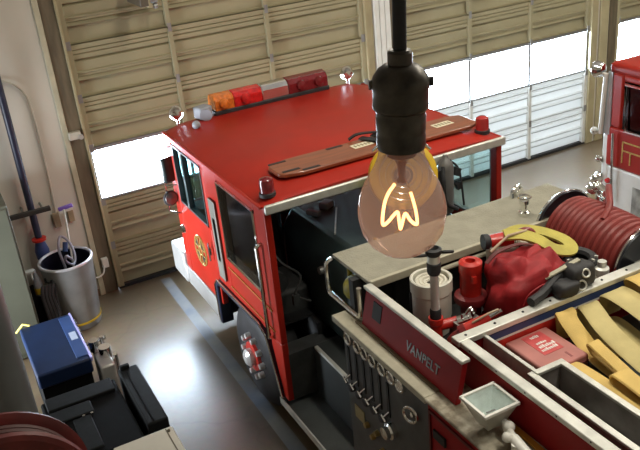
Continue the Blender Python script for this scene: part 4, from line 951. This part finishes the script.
MB().sphere((1.055, 5.50, .745), .015, 8, 5).build('screw', M('gap_brown', (.12, .10, .07)), b3)

cl_ = tag(MB().cyl((-.03, 5.6, 0), (-.03, 5.6, 6.5), .175, seg=40).build('steel_column', COLUMN), 'thick round dark grey post at the left edge', 'column')
centre(cl_, (-.03, 5.6, 0))
hr_ = thing('hose_reel', 'dark red wheel of a hose reel in the lower left corner', 'hose reel', (-.15, 3.2, 0))
rc = Vector((-.147, 3.2, 2.50))
for e_ in (-1, 1): MB().lathe([(.36, .10), (.385, .095), (.39, .075), (.36, .06), (.12, .06), (.12, .10), (.36, .10)], rc, (0, e_, 0), 48, caps=False).build('flange', M('dull_red_paint', (.09, .011, .010), .5, var=.3, scale=7), hr_)
q = MB()
for k in range(4): q.torus(rc+Vector((0, -.048+.032*k, 0)), (0, 1, 0), .33, .018, 48, 8)
q.build('wound_hose', M('dull_dark_hose', (.05, .012, .010), .6), hr_)
MB().cyl(rc-Vector((0, .1, 0)), rc+Vector((0, .1, 0)), .13, seg=24).build('hub', DARK, hr_)
MB().cyl((rc.x, rc.y-.14, rc.z), (rc.x, rc.y+.14, rc.z), .03).box(rc.x-.05, rc.x+.05, rc.y-.16, rc.y-.12, 0, rc.z+.05).box(rc.x-.05, rc.x+.05, rc.y+.12, rc.y+.16, 0, rc.z+.05).box(rc.x-.3, rc.x+.3, rc.y-.2, rc.y+.2, 0, .04).build('stand', DARK, hr_)

# ================================================================== THE HANGING BULB
bc = Vector((.3392, .5452, 4.7119)); ax = (Vector((0, 0, 1))+CR*.038).normalized()
lp = thing('pendant_bulb', 'old glowing carbon-filament bulb hanging from a dark cord in the foreground', 'light bulb', tuple(bc))
bulbp = [(.0002, -.0465), (.010, -.0455), (.020, -.0415), (.029, -.034), (.035, -.024), (.0380, -.010), (.0382, -.002), (.0365, .008), (.0325, .019), (.0275, .028), (.0232, .036), (.0200, .044), (.0185, .052), (.0183, .060)]
g = MB().lathe(bulbp, bc, ax, 48, caps=False).build('bulb_glass', BULB, lp, angle=80)
# socket: lower threaded shell, upper shell with dome, collar
MB().lathe([(.0180, .052), (.0198, .0525), (.0205, .056), (.0205, .064), (.0198, .066), (.0205, .068), (.0208, .080), (.0200, .082), (.0206, .084), (.0206, .088)], bc, ax, 40).build('lower_shell', BAKELITE, lp, angle=50)
MB().lathe([(.0206, .085), (.0228, .087), (.0232, .090), (.0228, .092), (.0228, .102), (.0236, .104), (.0236, .1085), (.0222, .113), (.0180, .119), (.0135, .122), (.0100, .123)], bc, ax, 40).build('upper_shell', BAKELITE, lp, angle=50)
MB().lathe([(.0100, .1225), (.0100, .132), (.0085, .134), (.0058, .1345)], bc, ax, 28).build('collar', BAKELITE, lp)
side_ = ax.cross(fw).normalized()
MB().cyl(bc+ax*.107-side_*.0225, bc+ax*.107-side_*.0265, .004, seg=10).cyl(bc+ax*.107+side_*.0225, bc+ax*.107+side_*.0255, .004, seg=10).build('screw', BAKELITE, lp)
MB().cyl(bc+ax*.133, bc+ax*1.55, .0055, seg=14).build('cord', CORD, lp)
MB().lathe([(.013, .050), (.0125, .046), (.006, .042), (.0035, .036), (.003, .026), (.0045, .022), (.0, .020)], bc, ax, 20).build('glass_stem', M('stem_glass', (.30, .12, .09), .2, var=.1), lp)
fp = [(394.7, 184), (388, 194), (384, 206), (382.6, 224), (388, 222), (397, 212), (399, 220), (400.5, 229), (403, 220), (405.5, 213.5), (411, 221), (417, 224), (416, 212), (413, 200), (410.5, 192)]
def fil(px, py, d):
    v = CR*((px-320)/F)+CU*((225-py)/F)+fw
    return Vector((0, 0, 5))+v*d
dd = [.700, .698, .696, .692, .690, .696, .700, .704, .708, .710, .708, .704, .702, .700, .700]
loop = smooth_path([fil(p[0], p[1], d) for p, d in zip(fp, dd)], 5)
MB().tube(loop, .0014, 8).build('filament', FILAMENT, lp)  # tube made thicker to imitate the glow around the wire
MB().tube([loop[0], bc+ax*.024+side_*.003], .0004, 5).tube([loop[-1], bc+ax*.024-side_*.003], .0004, 5).build('lead_wire', BRASS, lp)

# ================================================================== LIGHT
def area(name, loc, sx, sy, e, col, rot=(0, 0, 0), spread=0):
    l = bpy.data.lights.new(name, 'AREA'); l.shape = 'RECTANGLE'; l.size = sx; l.size_y = sy; l.energy = e; l.color = col
    if spread: l.spread = math.radians(spread)
    o = bpy.data.objects.new(name, l); COL.objects.link(o); o.location = loc; o.rotation_euler = rot
    return o
WARM = (1.0, .94, .80)
for x, y in ((3.4, 1.8), (3.4, 5.4), (8.0, 2.0), (8.0, 5.6), (12.0, 4.0)):
    area('ceiling_lamp', (x, y, 6.35), .35, 2.4, 115, WARM)
w = bpy.data.worlds.new('sky'); sc.world = w; w.use_nodes = True
bgn = w.node_tree.nodes['Background']; bgn.inputs[0].default_value = (.80, .90, 1.0, 1); bgn.inputs[1].default_value = 4.6
area('doorway_daylight', (-1.7, 7.85, 1.2), 2.1, 1.2, 125, (.86, .93, 1.0), (0, -PI/2, 0), 80)
